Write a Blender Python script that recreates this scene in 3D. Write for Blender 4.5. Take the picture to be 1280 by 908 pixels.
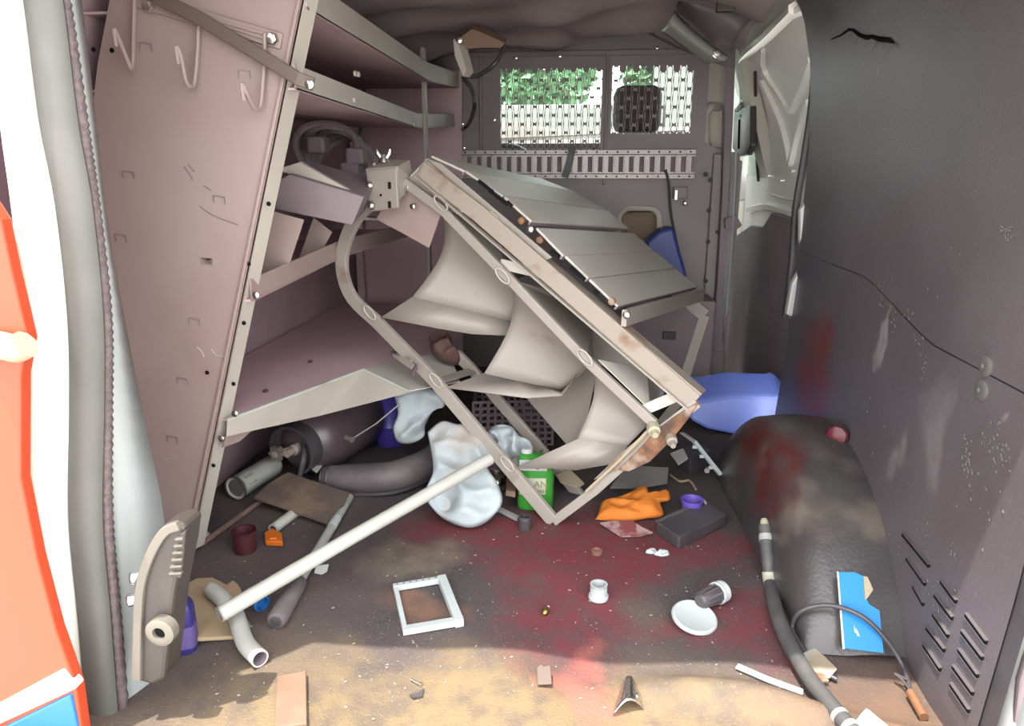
import bpy, bmesh, math, random
from mathutils import Vector, Matrix, noise
random.seed(7)
for o in list(bpy.data.objects): bpy.data.objects.remove(o)
V = Vector
scene = bpy.context.scene
COL = scene.collection

# ------------------------------------------------------------------ camera
FPX, CAMH, VPX, VPY = 900.0, 0.82, 735.0, 215.0
pitch = math.atan((454 - VPY) / FPX)
yaw = math.atan((VPX - 640) * math.cos(pitch) / FPX)
CF = V((-math.sin(yaw) * math.cos(pitch), math.cos(yaw) * math.cos(pitch), -math.sin(pitch)))
CR = V((math.cos(yaw), math.sin(yaw), 0.0))
CU = CR.cross(CF)
CO = V((0, 0, CAMH))
cd = bpy.data.cameras.new('camera'); cam = bpy.data.objects.new('camera', cd); COL.objects.link(cam)
cd.sensor_fit = 'HORIZONTAL'; cd.sensor_width = 36.0; cd.lens = 36.0 * FPX / 1280.0
cd.clip_start = 0.02; cd.clip_end = 300
cam.matrix_world = Matrix(((CR.x, CU.x, -CF.x, CO.x), (CR.y, CU.y, -CF.y, CO.y), (CR.z, CU.z, -CF.z, CO.z), (0, 0, 0, 1)))
scene.camera = cam

# ------------------------------------------------------------------ sky, sun, exposure
w = bpy.data.worlds.new('world'); scene.world = w; w.use_nodes = True
bg = w.node_tree.nodes['Background']
bg.inputs[0].default_value = (0.975, 0.99, 1.0, 1); bg.inputs[1].default_value = 7.6
sd = bpy.data.lights.new('sun', 'SUN'); sun = bpy.data.objects.new('sun', sd); COL.objects.link(sun)
sd.energy = 12.5; sd.angle = math.radians(0.6); sd.color = (1.0, 0.95, 0.85)
SUN_DIR = V((0.19, 0.20, -1.0)).normalized()
sun.rotation_euler = SUN_DIR.to_track_quat('-Z', 'Y').to_euler(); sun.location = (-1, -2, 8)
vs = scene.view_settings
scene.display_settings.display_device = 'sRGB'
vs.view_transform = 'Standard'; vs.look = 'None'; vs.gamma = 1.0; vs.use_curve_mapping = False
vs.exposure = 0.0

# ------------------------------------------------------------------ picture ray -> place
def ray(x, y): return CF + CR * ((x - 640) / FPX) + CU * ((454 - y) / FPX)
def gz(x, y, z=0.0):
    d = ray(x, y); return CO + d * ((z - CO.z) / d.z)
def gy(x, y, Y):
    d = ray(x, y); return CO + d * ((Y - CO.y) / d.y)
def gx(x, y, X):
    d = ray(x, y); return CO + d * ((X - CO.x) / d.x)
def gp(x, y, o, n):
    d = ray(x, y); return CO + d * ((o - CO).dot(n) / d.dot(n))

# ------------------------------------------------------------------ materials
MATS = {}
# reflectance of each family of paint and plastic, relative to the swatches below; dark interior lifted for lens haze
ALB = {'mat_floor': 0.58, 'mat_board': 0.58, 'mat_arch': 0.36, 'mat_dark_trim': 1.9, 'mat_side_lining': 2.5, 'mat_bulkhead': 1.35, 'mat_headliner': 1.25,
       'mat_shelf_steel': 0.56, 'mat_shelf_underside': 2.2, 'mat_shelf_lip': 0.68, 'mat_rack_steel': 0.58, 'mat_rack_panel': 0.86, 'mat_rust': 0.62, 'mat_rusty_steel': 0.62,
       'mat_door_inner': 1.6, 'mat_pale_trim': .8, 'mat_seat_fabric': .8, 'mat_dash': .7, 'mat_concrete': .8, 'mat_leaves': .75, 'mat_black_plastic': .8, 'mat_tank': 1.0,
       'mat_drum_blue': 1.0, 'mat_bright_metal': .85, 'mat_white_paint': 0.5, 'mat_pillar_paint': 0.42, 'mat_outer_paint': .8, 'mat_livery_red': 0.42, 'mat_livery_blue': 0.4,
       'mat_seal_grey': 0.25, 'mat_seal_edge': .5, 'mat_taupe_plastic': 0.13, 'mat_taupe_light': 0.21, 'mat_black_rubber_dusty': .85, 'mat_dull_aluminium': 0.42, 'mat_trailer': 1.0}
def mat(name, col, rough=0.6, metal=0.0, col2=None, scale=8.0, lo=0.4, hi=0.65, bump=0.0, bscale=60.0, spec=0.5, dirt=None, dscale=3.0, dlo=.52, dhi=.7, speck=None):
    if name in MATS: return MATS[name]
    kf = ALB.get(name, .47); col = tuple(c * kf for c in col)
    col2 = tuple(c * kf for c in col2) if col2 else None; dirt = tuple(c * kf for c in dirt) if dirt else None
    m = bpy.data.materials.new(name); m.use_nodes = True
    nt = m.node_tree; N = nt.nodes; L = nt.links
    b = N['Principled BSDF']
    b.inputs['Roughness'].default_value = rough; b.inputs['Metallic'].default_value = metal
    b.inputs['Specular IOR Level'].default_value = spec
    geo = N.new('ShaderNodeNewGeometry')
    cur = None
    def ramp(sc, a, c, det=6.0):
        nz = N.new('ShaderNodeTexNoise'); nz.inputs['Scale'].default_value = sc; nz.inputs['Detail'].default_value = det
        L.new(geo.outputs['Position'], nz.inputs['Vector'])
        r = N.new('ShaderNodeMapRange'); r.inputs['From Min'].default_value = a; r.inputs['From Max'].default_value = c
        L.new(nz.outputs['Fac'], r.inputs['Value']); return r.outputs['Result']
    def mix(fac, a, c):
        x = N.new('ShaderNodeMix'); x.data_type = 'RGBA'
        if isinstance(fac, float): x.inputs['Factor'].default_value = fac
        else: L.new(fac, x.inputs['Factor'])
        for sock, val in ((x.inputs['A'], a), (x.inputs['B'], c)):
            if isinstance(val, tuple): sock.default_value = (*val, 1)
            else: L.new(val, sock)
        return x.outputs['Result']
    cur = col
    if col2: cur = mix(ramp(scale, lo, hi), col, col2)
    if dirt: cur = mix(ramp(dscale, dlo, dhi), cur, dirt)
    if speck: cur = mix(ramp(210.0, .60, .70, 2.0), cur, tuple(c * kf for c in speck))
    if isinstance(cur, tuple): b.inputs['Base Color'].default_value = (*cur, 1)
    else: L.new(cur, b.inputs['Base Color'])
    if bump:
        nz = N.new('ShaderNodeTexNoise'); nz.inputs['Scale'].default_value = bscale; nz.inputs['Detail'].default_value = 4
        L.new(geo.outputs['Position'], nz.inputs['Vector'])
        bp = N.new('ShaderNodeBump'); bp.inputs['Strength'].default_value = bump; bp.inputs['Distance'].default_value = 0.004
        L.new(nz.outputs['Fac'], bp.inputs['Height']); L.new(bp.outputs['Normal'], b.inputs['Normal'])
    m['ctx'] = 1
    MATS[name] = m
    return m

def spots(m, items):
    """mix extra stains or painted-in sunlight with a shape of their own: items = (x, y, z, rx, ry, rz, colour, strength)"""
    nt = m.node_tree; N = nt.nodes; L = nt.links; b = N['Principled BSDF']
    geo = N.new('ShaderNodeNewGeometry')
    nz = N.new('ShaderNodeTexNoise'); nz.inputs['Scale'].default_value = 9; nz.inputs['Detail'].default_value = 5
    L.new(geo.outputs['Position'], nz.inputs['Vector'])
    nm = N.new('ShaderNodeVectorMath'); nm.operation = 'MULTIPLY_ADD'
    nm.inputs[1].default_value = (.22, .22, .22); L.new(nz.outputs['Color'], nm.inputs[0])
    ad = N.new('ShaderNodeVectorMath'); ad.operation = 'ADD'; ad.inputs[1].default_value = (-.11, -.11, -.11)
    L.new(geo.outputs['Position'], nm.inputs[2]); L.new(nm.outputs[0], ad.inputs[0])
    for (x, y, z, rx, ry, rz, c, s) in items:
        sb = N.new('ShaderNodeVectorMath'); sb.operation = 'SUBTRACT'; sb.inputs[1].default_value = (x, y, z); L.new(ad.outputs[0], sb.inputs[0])
        dv = N.new('ShaderNodeVectorMath'); dv.operation = 'DIVIDE'; dv.inputs[1].default_value = (rx, ry, rz); L.new(sb.outputs[0], dv.inputs[0])
        ln = N.new('ShaderNodeVectorMath'); ln.operation = 'LENGTH'; L.new(dv.outputs[0], ln.inputs[0])
        r = N.new('ShaderNodeMapRange'); r.inputs['From Min'].default_value = 1.0; r.inputs['From Max'].default_value = 0.45
        r.inputs['To Max'].default_value = s; L.new(ln.outputs['Value'], r.inputs['Value'])
        n2 = N.new('ShaderNodeTexNoise'); n2.inputs['Scale'].default_value = 22; n2.inputs['Detail'].default_value = 8; L.new(geo.outputs['Position'], n2.inputs['Vector'])
        r2 = N.new('ShaderNodeMapRange'); r2.inputs['From Min'].default_value = .36; r2.inputs['From Max'].default_value = .58; r2.inputs['To Min'].default_value = .45; L.new(n2.outputs['Fac'], r2.inputs['Value'])
        mu = N.new('ShaderNodeMath'); mu.operation = 'MULTIPLY'; L.new(r.outputs['Result'], mu.inputs[0]); L.new(r2.outputs['Result'], mu.inputs[1])
        x2 = N.new('ShaderNodeMix'); x2.data_type = 'RGBA'; L.new(mu.outputs[0], x2.inputs['Factor'])
        ic = b.inputs['Base Color']
        if ic.is_linked: L.new(ic.links[0].from_socket, x2.inputs['A'])
        else: x2.inputs['A'].default_value = ic.default_value
        x2.inputs['B'].default_value = (*[q * ALB.get(m.name, .47) for q in c], 1)
        L.new(x2.outputs['Result'], ic)
    return m

def glass(name, tint=(1, 1, 1), gl=0.12):
    m = bpy.data.materials.new(name); m.use_nodes = True
    nt = m.node_tree; N = nt.nodes; L = nt.links
    N.remove(N['Principled BSDF'])
    t = N.new('ShaderNodeBsdfTransparent'); t.inputs[0].default_value = (*tint, 1)
    g = N.new('ShaderNodeBsdfGlossy'); g.inputs['Roughness'].default_value = 0.03
    mx = N.new('ShaderNodeMixShader'); mx.inputs[0].default_value = gl
    L.new(t.outputs[0], mx.inputs[1]); L.new(g.outputs[0], mx.inputs[2]); L.new(mx.outputs[0], N['Material Output'].inputs[0])
    return m

# ------------------------------------------------------------------ mesh builder
class MB:
    def __init__(s): s.v = []; s.f = []
    def add(s, vs, fs):
        k = len(s.v); s.v += [V(p) for p in vs]; s.f += [tuple(i + k for i in f) for f in fs]; return s
    def box(s, c, size, R=None):
        c = V(c); hx, hy, hz = (a / 2 for a in size); R = R or Matrix.Identity(3)
        p = [c + R @ V((sx * hx, sy * hy, sz * hz)) for sz in (-1, 1) for sy in (-1, 1) for sx in (-1, 1)]
        return s.add(p, [(0, 2, 3, 1), (4, 5, 7, 6), (0, 1, 5, 4), (2, 6, 7, 3), (0, 4, 6, 2), (1, 3, 7, 5)])
    def prism(s, pts, off):
        pts = [V(p) for p in pts]; off = V(off); n = len(pts)
        return s.add(pts + [p + off for p in pts], [tuple(range(n))[::-1], tuple(range(n, 2 * n))] + [(i, (i + 1) % n, n + (i + 1) % n, n + i) for i in range(n)])
    def bar(s, p, q, wdt, th, n):
        """flat bar from p to q; wdt across in the plane whose normal is n, th along n"""
        p, q, n = V(p), V(q), V(n).normalized(); d = (q - p).normalized(); a = d.cross(n).normalized() * (wdt / 2); t = n * (th / 2)
        pp = [x + a * i + t * j for x in (p, q) for i, j in ((-1, -1), (1, -1), (1, 1), (-1, 1))]
        return s.add(pp, [(3, 2, 1, 0), (4, 5, 6, 7)] + [(i, (i + 1) % 4, 4 + (i + 1) % 4, 4 + i) for i in range(4)])
    def strip(s, pts, wdt, th, n):
        """mitred flat bar along a polyline in the plane with normal n"""
        pts = [V(p) for p in pts]; n = V(n).normalized(); rings = []
        for i, p in enumerate(pts):
            d = (pts[min(i + 1, len(pts) - 1)] - pts[max(i - 1, 0)]).normalized(); a = d.cross(n).normalized() * (wdt / 2); t = n * (th / 2)
            rings.append([p - a - t, p + a - t, p + a + t, p - a + t])
        return s.loft(rings)
    def loft(s, rings, caps=True, closed=False):
        m = len(rings[0]); vs = [p for r in rings for p in r]; fs = []
        R = len(rings)
        for i in range(R if closed else R - 1):
            j = (i + 1) % R
            for k in range(m): fs.append((i * m + k, i * m + (k + 1) % m, j * m + (k + 1) % m, j * m + k))
        if caps and not closed: fs += [tuple(range(m))[::-1], tuple(range((R - 1) * m, R * m))]
        return s.add(vs, fs)
    def tube(s, pts, r, n=10, closed=False, caps=True):
        pts = [V(p) for p in pts]; rings = []; L = len(pts); u = None
        for i, p in enumerate(pts):
            if closed: d = pts[(i + 1) % L] - pts[i - 1]
            else: d = pts[min(i + 1, L - 1)] - pts[max(i - 1, 0)]
            d.normalize()
            if u is None: u = d.orthogonal().normalized()
            u = (u - d * u.dot(d)); u = u.normalized() if u.length > 1e-6 else d.orthogonal().normalized()
            w_ = d.cross(u); rr = r[i] if isinstance(r, (list, tuple)) else r
            rings.append([p + (u * math.cos(2 * math.pi * k / n) + w_ * math.sin(2 * math.pi * k / n)) * rr for k in range(n)])
        return s.loft(rings, caps, closed)
    def lathe(s, o, axis, prof, n=24, caps=True, u=None):
        """prof = (radius, height along axis)"""
        o, axis = V(o), V(axis).normalized(); u = (V(u) - axis * V(u).dot(axis)).normalized() if u else axis.orthogonal().normalized(); w_ = axis.cross(u)
        return s.loft([[o + axis * h + (u * math.cos(2 * math.pi * k / n) + w_ * math.sin(2 * math.pi * k / n)) * r for k in range(n)] for r, h in prof], caps)
    def grid(s, fn, nu, nv):
        vs = [fn(i / nu, j / nv) for j in range(nv + 1) for i in range(nu + 1)]
        return s.add(vs, [(j * (nu + 1) + i, j * (nu + 1) + i + 1, (j + 1) * (nu + 1) + i + 1, (j + 1) * (nu + 1) + i) for j in range(nv) for i in range(nu)])
    def build(s, name, m, parent=None, smooth=False, bevel=0.0, solid=0.0, sub=0, auto=None):
        vs_ = s.v
        if parent is not None:
            o0 = V(parent['base'])
        else:
            lo = V([min(p[i] for p in vs_) for i in range(3)]); hi = V([max(p[i] for p in vs_) for i in range(3)])
            o0 = V(((lo.x + hi.x) / 2, (lo.y + hi.y) / 2, lo.z))
        me = bpy.data.meshes.new(name); me.from_pydata([p - o0 for p in vs_], [], s.f)
        bm = bmesh.new(); bm.from_mesh(me); bmesh.ops.remove_doubles(bm, verts=bm.verts, dist=1e-6); bmesh.ops.recalc_face_normals(bm, faces=bm.faces); bm.to_mesh(me); bm.free()
        me.materials.append(m)
        if smooth:
            for p in me.polygons: p.use_smooth = True
            if auto is not False: me.set_sharp_from_angle(angle=math.radians(auto or 40))
        o = bpy.data.objects.new(name, me); COL.objects.link(o)
        if parent is not None: o.parent = parent
        else: o.location = o0
        o['base'] = tuple(o0)
        if solid: md = o.modifiers.new('solid', 'SOLIDIFY'); md.thickness = solid; md.offset = 0
        if bevel: md = o.modifiers.new('bevel', 'BEVEL'); md.width = bevel; md.segments = 2; md.limit_method = 'ANGLE'
        if sub: md = o.modifiers.new('sub', 'SUBSURF'); md.levels = sub; md.render_levels = sub
        return o

def tag(o, label, cat, group=None):
    o['label'] = label; o['category'] = cat
    if group: o['group'] = group
    return o
def thing(name, base, label, cat, group=None):
    o = bpy.data.objects.new(name, None); COL.objects.link(o); o.location = V(base); o['base'] = tuple(V(base)); o.empty_display_size = .05
    return tag(o, label, cat, group)
def struct(o, label, cat):
    o['kind'] = 'structure'; return tag(o, label, cat)
def sthing(name, base, label, cat): 
    o = thing(name, base, label, cat); o['kind'] = 'structure'; return o
def share(src, name, loc_delta, parent):
    """copy of a part, sharing its mesh, moved by loc_delta"""
    c = src.copy(); c.name = name; COL.objects.link(c); c.parent = parent; c.location = src.location + V(loc_delta); return c
def nz(p, s=1.0): return noise.noise(V(p) * s)
def smooth_path(pts, k=6):
    """Catmull-Rom through points"""
    pts = [V(p) for p in pts]; out = []
    for i in range(len(pts) - 1):
        p0, p1, p2, p3 = pts[max(i - 1, 0)], pts[i], pts[i + 1], pts[min(i + 2, len(pts) - 1)]
        for j in range(k):
            t = j / k
            out.append(.5 * ((2 * p1) + (p2 - p0) * t + (2 * p0 - 5 * p1 + 4 * p2 - p3) * t * t + (3 * p1 - p0 - 3 * p2 + p3) * t ** 3))
    return out + [pts[-1]]

# floor relief: a rubber mat that ripples more towards the open rear
def fh(x, y):
    a = max(0.0, min(1.0, (1.35 - y) / .3))
    r = .006 * nz((x * 1.2, y * 1.2, 0), 2.2) + .003 * nz((x, y, 3), 9)
    r += a * .020 * math.sin(x * 15 + 1.4 * nz((x, y, 1), 2.5) + y * 3) * (0.6 + .4 * nz((x, y, 7), 3))
    r += a * .030 * math.exp(-((y - (1.045 - .22 * max(0, x - .12))) / .03) ** 2) * max(0, min(1, (x - .06) * 8))
    return r - .012 * a
def gf(x, y, up=0.0):
    """point of the floor mat seen at a pixel, raised by up"""
    p = gz(x, y, 0)
    for _ in range(4): p = gz(x, y, fh(p.x, p.y) + up)
    return p
def tiltn(deg, az=0.0):
    t = math.radians(deg); a = math.radians(az)
    return V((-math.sin(t) * math.sin(a), -math.sin(t) * math.cos(a), math.cos(t)))
def outline(pix, o, n): return [gp(x, y, o, n) for x, y in pix]
def slab(mb, pix, o, n, th): 
    mb.prism(outline(pix, o, n), V(n) * th); return mb
def puffy(pix, o, n, puff, fold=.012, fs=14.0, rings=9, back=.35, k=4, seed=0.0, keepz=None):
    """crumpled cloth: outline on a plane, dome both sides, folds from noise"""
    n = V(n).normalized(); out = outline(pix, o, n); loop = smooth_path(out + [out[0]], k)[:-1]
    c = sum(loop, V()) / len(loop); m = len(loop); mb = MB(); allr = []
    for side, amp in ((1, puff), (-1, -puff * back)):
        rr = []
        for i in range(rings + 1):
            t = 1 - i / rings * .97
            ring = []
            for q in loop:
                p = c + (q - c) * t; h = math.sqrt(max(0, 1 - t ** 3)); 
                f = fold * (.8 - 3.2 * abs(nz(p + V((seed, seed, 0)) + V((nz(p, 8), nz(p + V((5, 0, 0)), 8), 0)) * .04, fs)) + .6 * nz(p + V((seed, 3, 0)), fs * 2.2)) * min(1, (1 - t) * 4)
                p = p + n * (amp * h + (f if side > 0 else 0))
                if keepz is not None and p.z < keepz: p.z = keepz
                ring.append(p)
            rr.append(ring)
        allr.append(rr)
    rings_ = allr[0][::-1] + allr[1][1:]
    mb.loft(rings_, True); return mb

# ------------------------------------------------------------------ palette
M_floor = mat('mat_floor', (.072, .056, .060), .8, col2=(.105, .078, .072), scale=5, lo=.42, hi=.68, bump=.5, bscale=240, dirt=(.17, .12, .085), dscale=2.3, dlo=.54, dhi=.75, speck=(.17, .14, .13))
RED = (.20, .024, .036)
spots(M_floor, [(-.1, .885, 0, .8, .26, 1, (.245, .17, .085), .9), (.55, .98, 0, .3, .2, 1, (.2, .11, .065), .8),  # wide tan patch: dirt colour brightened where the sun falls
    (-.08, 1.52, 0, .42, .20, 1, RED, .9), (-.02, 1.28, 0, .16, .30, 1, RED, .85), (.25, 1.5, 0, .25, .12, 1, RED, .7), (-.5, 1.45, 0, .2, .2, 1, (.075, .05, .055), .7), (.02, 1.02, 0, .06, .14, 1, (.5, .14, .11), .75), (.12, 1.38, 0, .12, .10, 1, RED, .75), (.33, 1.22, 0, .10, .16, 1, RED, .7), (.2, 1.18, 0, .12, .06, 1, RED, .6),  # pinkish spot: red stain painted lighter for its sunlit end
    (-.32, 1.55, 0, .12, .10, 1, RED, .6), (-.36, 1.38, 0, .12, .10, 1, (.24, .19, .13), .7), (-.30, 1.22, 0, .10, .07, 1, (.30, .15, .09), .7)])
M_wall = mat('mat_board', (.105, .088, .095), .40, spec=.7, col2=(.135, .115, .125), scale=3, bump=.25, bscale=260, dirt=(.24, .22, .21), dscale=26, dlo=.70, dhi=.80)
spots(M_wall, [(.61, 1.86, .30, .3, .16, .22, (.22, .02, .015), .8), (.61, 1.35, .32, .2, .03, .06, (.4, .36, .35), .4), (.6, 1.22, .38, .2, .05, .12, (.28, .25, .26), .5), (.6, 1.50, .52, .2, .02, .10, (.4, .37, .36), .6)])
M_arch = mat('mat_arch', (.105, .088, .092), .33, col2=(.14, .125, .125), scale=6, bump=.2, bscale=150, dirt=(.36, .30, .24), dscale=7, dlo=.52, dhi=.75)
spots(M_arch, [(.43, 1.62, .2, .07, .28, .2, (.20, .02, .015), .85), (.5, 1.82, .25, .14, .10, .1, (.24, .18, .13), .7)])
M_dark = mat('mat_dark_trim', (.075, .058, .064), .65, col2=(.10, .078, .084), scale=4, bump=.15)
M_darkwall = mat('mat_side_lining', (.10, .068, .076), .7, col2=(.13, .09, .10), scale=4)
M_bulk = mat('mat_bulkhead', (.12, .098, .102), .5, col2=(.15, .125, .128), scale=3, bump=.05)
M_liner = mat('mat_headliner', (.16, .13, .132), .75, col2=(.20, .165, .165), scale=5, bump=.15, bscale=90)
M_shelf = mat('mat_shelf_steel', (.42, .305, .28), .5, col2=(.46, .35, .325), scale=3, spec=.4, dirt=(.30, .19, .17), dscale=2.0, dlo=.6, dhi=.8)  # shelf and side lining colours carry a mauve lens haze tint
M_shelfdk = mat('mat_shelf_underside', (.185, .125, .135), .55, col2=(.22, .155, .165), scale=3)
M_lip = mat('mat_shelf_lip', (.50, .46, .40), .5, col2=(.44, .40, .35), scale=5)
M_rack = mat('mat_rack_steel', (.37, .325, .285), .5, col2=(.42, .37, .325), scale=4, dirt=(.27, .17, .13), dscale=8, dlo=.62, dhi=.78)
M_slat = mat('mat_rack_panel', (.40, .37, .33), .42, col2=(.44, .41, .37), scale=4)
M_rust = mat('mat_rust', (.26, .12, .055), .85, col2=(.09, .05, .035), scale=30, bump=.6, bscale=120, dirt=(.42, .33, .27), dscale=22)
M_rustedge = mat('mat_rusty_steel', (.36, .30, .25), .6, col2=(.22, .11, .06), scale=16, lo=.56, hi=.72, bump=.2)
M_white = mat('mat_white_paint', (.74, .74, .71), .28, col2=(.70, .70, .67), scale=4)
M_pillar = mat('mat_pillar_paint', (.66, .70, .70), .35)
M_outer = mat('mat_outer_paint', (.85, .82, .72), .3)
M_doorin = mat('mat_door_inner', (.50, .485, .455), .22, col2=(.46, .45, .42), scale=3)
M_rubber = mat('mat_rubber', (.05, .042, .045), .6)
M_seal = mat('mat_seal_grey', (.30, .285, .265), .55, col2=(.25, .24, .22), scale=10)
M_sealdk = mat('mat_seal_edge', (.14, .095, .10), .7, col2=(.2, .15, .15), scale=90, bump=.5, bscale=200)
M_red = mat('mat_livery_red', (.85, .10, .035), .35)
M_blue = mat('mat_livery_blue', (.02, .25, .75), .35)
M_black = mat('mat_black_plastic', (.045, .04, .045), .45, col2=(.07, .06, .065), scale=9)
M_blkdirty = mat('mat_black_rubber_dusty', (.075, .062, .068), .6, col2=(.12, .10, .10), scale=12, dirt=(.28, .22, .16), dscale=9, dlo=.6, dhi=.78)
M_chrome = mat('mat_bright_metal', (.75, .73, .70), .25, 1.0)
M_alu = mat('mat_dull_aluminium', (.52, .47, .45), .4, .8, col2=(.45, .40, .39), scale=14)
M_pvc = mat('mat_pvc_white', (.74, .74, .68), .45, col2=(.70, .69, .62), scale=12, dirt=(.5, .45, .38), dscale=14, dlo=.64, dhi=.8)
M_pvcg = mat('mat_pvc_grey', (.55, .55, .52), .45, col2=(.47, .46, .44), scale=20)
M_whp = mat('mat_white_plastic', (.74, .80, .80), .4, col2=(.68, .73, .73), scale=12)
M_cloth = mat('mat_white_cloth', (.68, .76, .80), .9, col2=(.60, .66, .68), scale=10, bump=.25, bscale=140, dirt=(.58, .47, .38), dscale=5, dlo=.55, dhi=.75)
M_orange = mat('mat_orange_cloth', (.95, .27, .02), .8, bump=.2, bscale=160)
M_orangep = mat('mat_orange_plastic', (.95, .22, .015), .5)
M_purple = mat('mat_purple_plastic', (.20, .13, .68), .4)
M_bluep = mat('mat_blue_plastic', (.20, .30, .95), .35, col2=(.26, .36, 1.0), scale=6)
M_bluedeep = mat('mat_deep_blue_plastic', (.045, .035, .22), .35)
M_bluefit = mat('mat_blue_fitting', (.03, .20, .62), .4)
M_bluecard = mat('mat_blue_card', (.01, .32, .85), .6)
M_wood = mat('mat_raw_wood', (.60, .44, .27), .75, col2=(.52, .37, .22), scale=14)
M_board = mat('mat_dirty_board', (.30, .20, .13), .85, col2=(.17, .12, .10), scale=14, lo=.42, hi=.6, bump=.3)
M_stick = mat('mat_stick_wood', (.27, .16, .13), .75, col2=(.2, .12, .10), scale=20)
M_maroon = mat('mat_maroon_plastic', (.10, .018, .028), .5)
M_green = mat('mat_green_plastic', (.10, .55, .07), .3, col2=(.06, .36, .05), scale=6)
M_label = mat('mat_label_paper', (.66, .64, .50), .7)
M_print = mat('mat_print_olive', (.30, .30, .10), .8)
M_ink = mat('mat_print_black', (.02, .02, .02), .9, spec=0.0)
M_hose = mat('mat_hose_rubber', (.10, .095, .095), .6, col2=(.14, .13, .13), scale=25, bump=.2)
M_copper = mat('mat_copper', (.50, .24, .13), .5, .4)
M_cream = mat('mat_cream_plastic', (.62, .58, .40), .5)
M_taupe = mat('mat_taupe_plastic', (.27, .215, .19), .45)
M_taupel = mat('mat_taupe_light', (.52, .46, .38), .4)
M_seat = mat('mat_seat_fabric', (.09, .075, .075), .85, bump=.2)
M_seattan = mat('mat_seat_tan', (.36, .25, .16), .7)
M_dash = mat('mat_dash', (.10, .08, .07), .6)
M_pale = mat('mat_pale_trim', (.52, .47, .41), .45)
M_scrap = mat('mat_scrap_grey', (.20, .185, .18), .8, col2=(.28, .25, .23), scale=16)
M_pink = mat('mat_pink_scrap', (.60, .40, .38), .6, col2=(.35, .09, .09), scale=26, lo=.45, hi=.55)
M_paper = mat('mat_paper', (.72, .72, .70), .8)
M_tanp = mat('mat_torn_paper', (.58, .48, .33), .9)
M_redlens = mat('mat_red_lens', (.16, .016, .03), .3, spec=.3)
M_concrete = mat('mat_concrete', (.50, .48, .45), .9, col2=(.44, .42, .39), scale=1.5)
M_leaf = mat('mat_leaves', (.13, .30, .13), .7, col2=(.20, .38, .20), scale=3)
M_bark = mat('mat_bark', (.16, .11, .08), .9)
M_trailer = mat('mat_trailer', (.13, .13, .125), .5)
M_brownpl = mat('mat_brown_plastic', (.16, .11, .085), .5)

# ================================================================== SETTING
XL, YB, YR = -0.97, 3.0, 0.86          # left skin, bulkhead, rear edge
mb = MB(); mb.grid(lambda u, v: V((XL + (0.66 - XL) * u, .80 + (YB - .80) * v, fh(XL + (0.66 - XL) * u, .80 + (YB - .80) * v))), 180, 210)
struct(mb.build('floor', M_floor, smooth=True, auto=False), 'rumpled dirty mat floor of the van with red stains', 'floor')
mb = MB().box((-.16, .79, -.10), (1.66, .06, .17)); mb.box((-.16, .77, -.24), (1.66, .14, .14))
struct(mb.build('trim_1', M_black, bevel=.01), 'black rear sill below the van floor', 'sill')

def wall_x(z):
    for (z0, x0), (z1, x1) in zip(WP, WP[1:]):
        if z0 <= z <= z1: return x0 + (x1 - x0) * (z - z0) / (z1 - z0)
    return WP[-1][1]
WP = [(-.05, .572), (.0, .575), (.25, .593), (.5, .605), (.9, .603), (1.1, .585), (1.22, .555), (1.31, .50), (1.36, .40)]
def wp(z, Y): return V((wall_x(z), Y, z))
def gw(x, y):
    """point of the right wall seen at a pixel"""
    p = gx(x, y, .6)
    for _ in range(5): p = gx(x, y, wall_x(p.z))
    return p
Y_WF = 2.14
slotpix = [((1130, 668), (1163, 708)), ((1135, 698), (1158, 731)), ((1143, 733), (1156, 756)), ((1178, 727), (1197, 753)), ((1170, 744), (1192, 774)), ((1168, 768), (1187, 796)), ((1160, 785), (1182, 814)), ((1156, 806), (1177, 838)), ((1209, 769), (1235, 804)), ((1204, 790), (1230, 824)), ((1200, 813), (1224, 846)), ((1193, 834), (1218, 868)), ((1190, 856), (1213, 890))]
# board panels: a dense loft so it follows the curve; the seam parts it into upper and lower board
wr = sthing('wall_right', (wall_x(0), 1.55, 0), 'dark textured lining board on the right side of the van', 'wall')
SEAM = [(.90, .524), (1.3, .529), (1.62, .60), (Y_WF, .60)]
def seam_z(Y):
    for (a, za), (b, zb) in zip(SEAM, SEAM[1:]):
        if Y <= b: return za + (zb - za) * max(0, (Y - a)) / (b - a)
    return SEAM[-1][1]
def up_fn(u, v):
    Y = .93 + (Y_WF - .93) * u; z0 = seam_z(Y) + .0012; z = z0 + (1.36 - z0) * v; return wp(z, Y)
def lo_fn(u, v):
    Y = .93 + (Y_WF - .93) * u; z1 = seam_z(Y) - .0012; z = -.05 + (z1 + .05) * v; return wp(z, Y)
MB().grid(up_fn, 24, 24).build('upper_panel', M_wall, wr, smooth=True)
MB().grid(lo_fn, 24, 16).build('lower_panel', M_wall, wr, smooth=True)
MB().grid(lambda u, v: wp(-.05 + 1.41 * v, .90 + (Y_WF - .90) * u) + V((.004, 0, 0)), 4, 24).build('outer_skin', M_black, wr, smooth=True)
for i, (a, b) in enumerate(slotpix):
    p, q = gw(*a), gw(*b); n = V((-1, 0, -.06)).normalized()
    rim = MB(); rim.strip([p + n * .001, q + n * .001], .0065, .006, n); o = rim.build('vent_slot', M_ink, wr)
    rim = MB(); d = (q - p).normalized(); a_ = d.cross(n) * .0040
    rim.bar(p + a_ + n * .001, q + a_ + n * .001, .0014, .008, n); rim.bar(p - a_ + n * .001, q - a_ + n * .001, .0014, .008, n)
    rim.build('slot_rim', M_wall, o)
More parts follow.
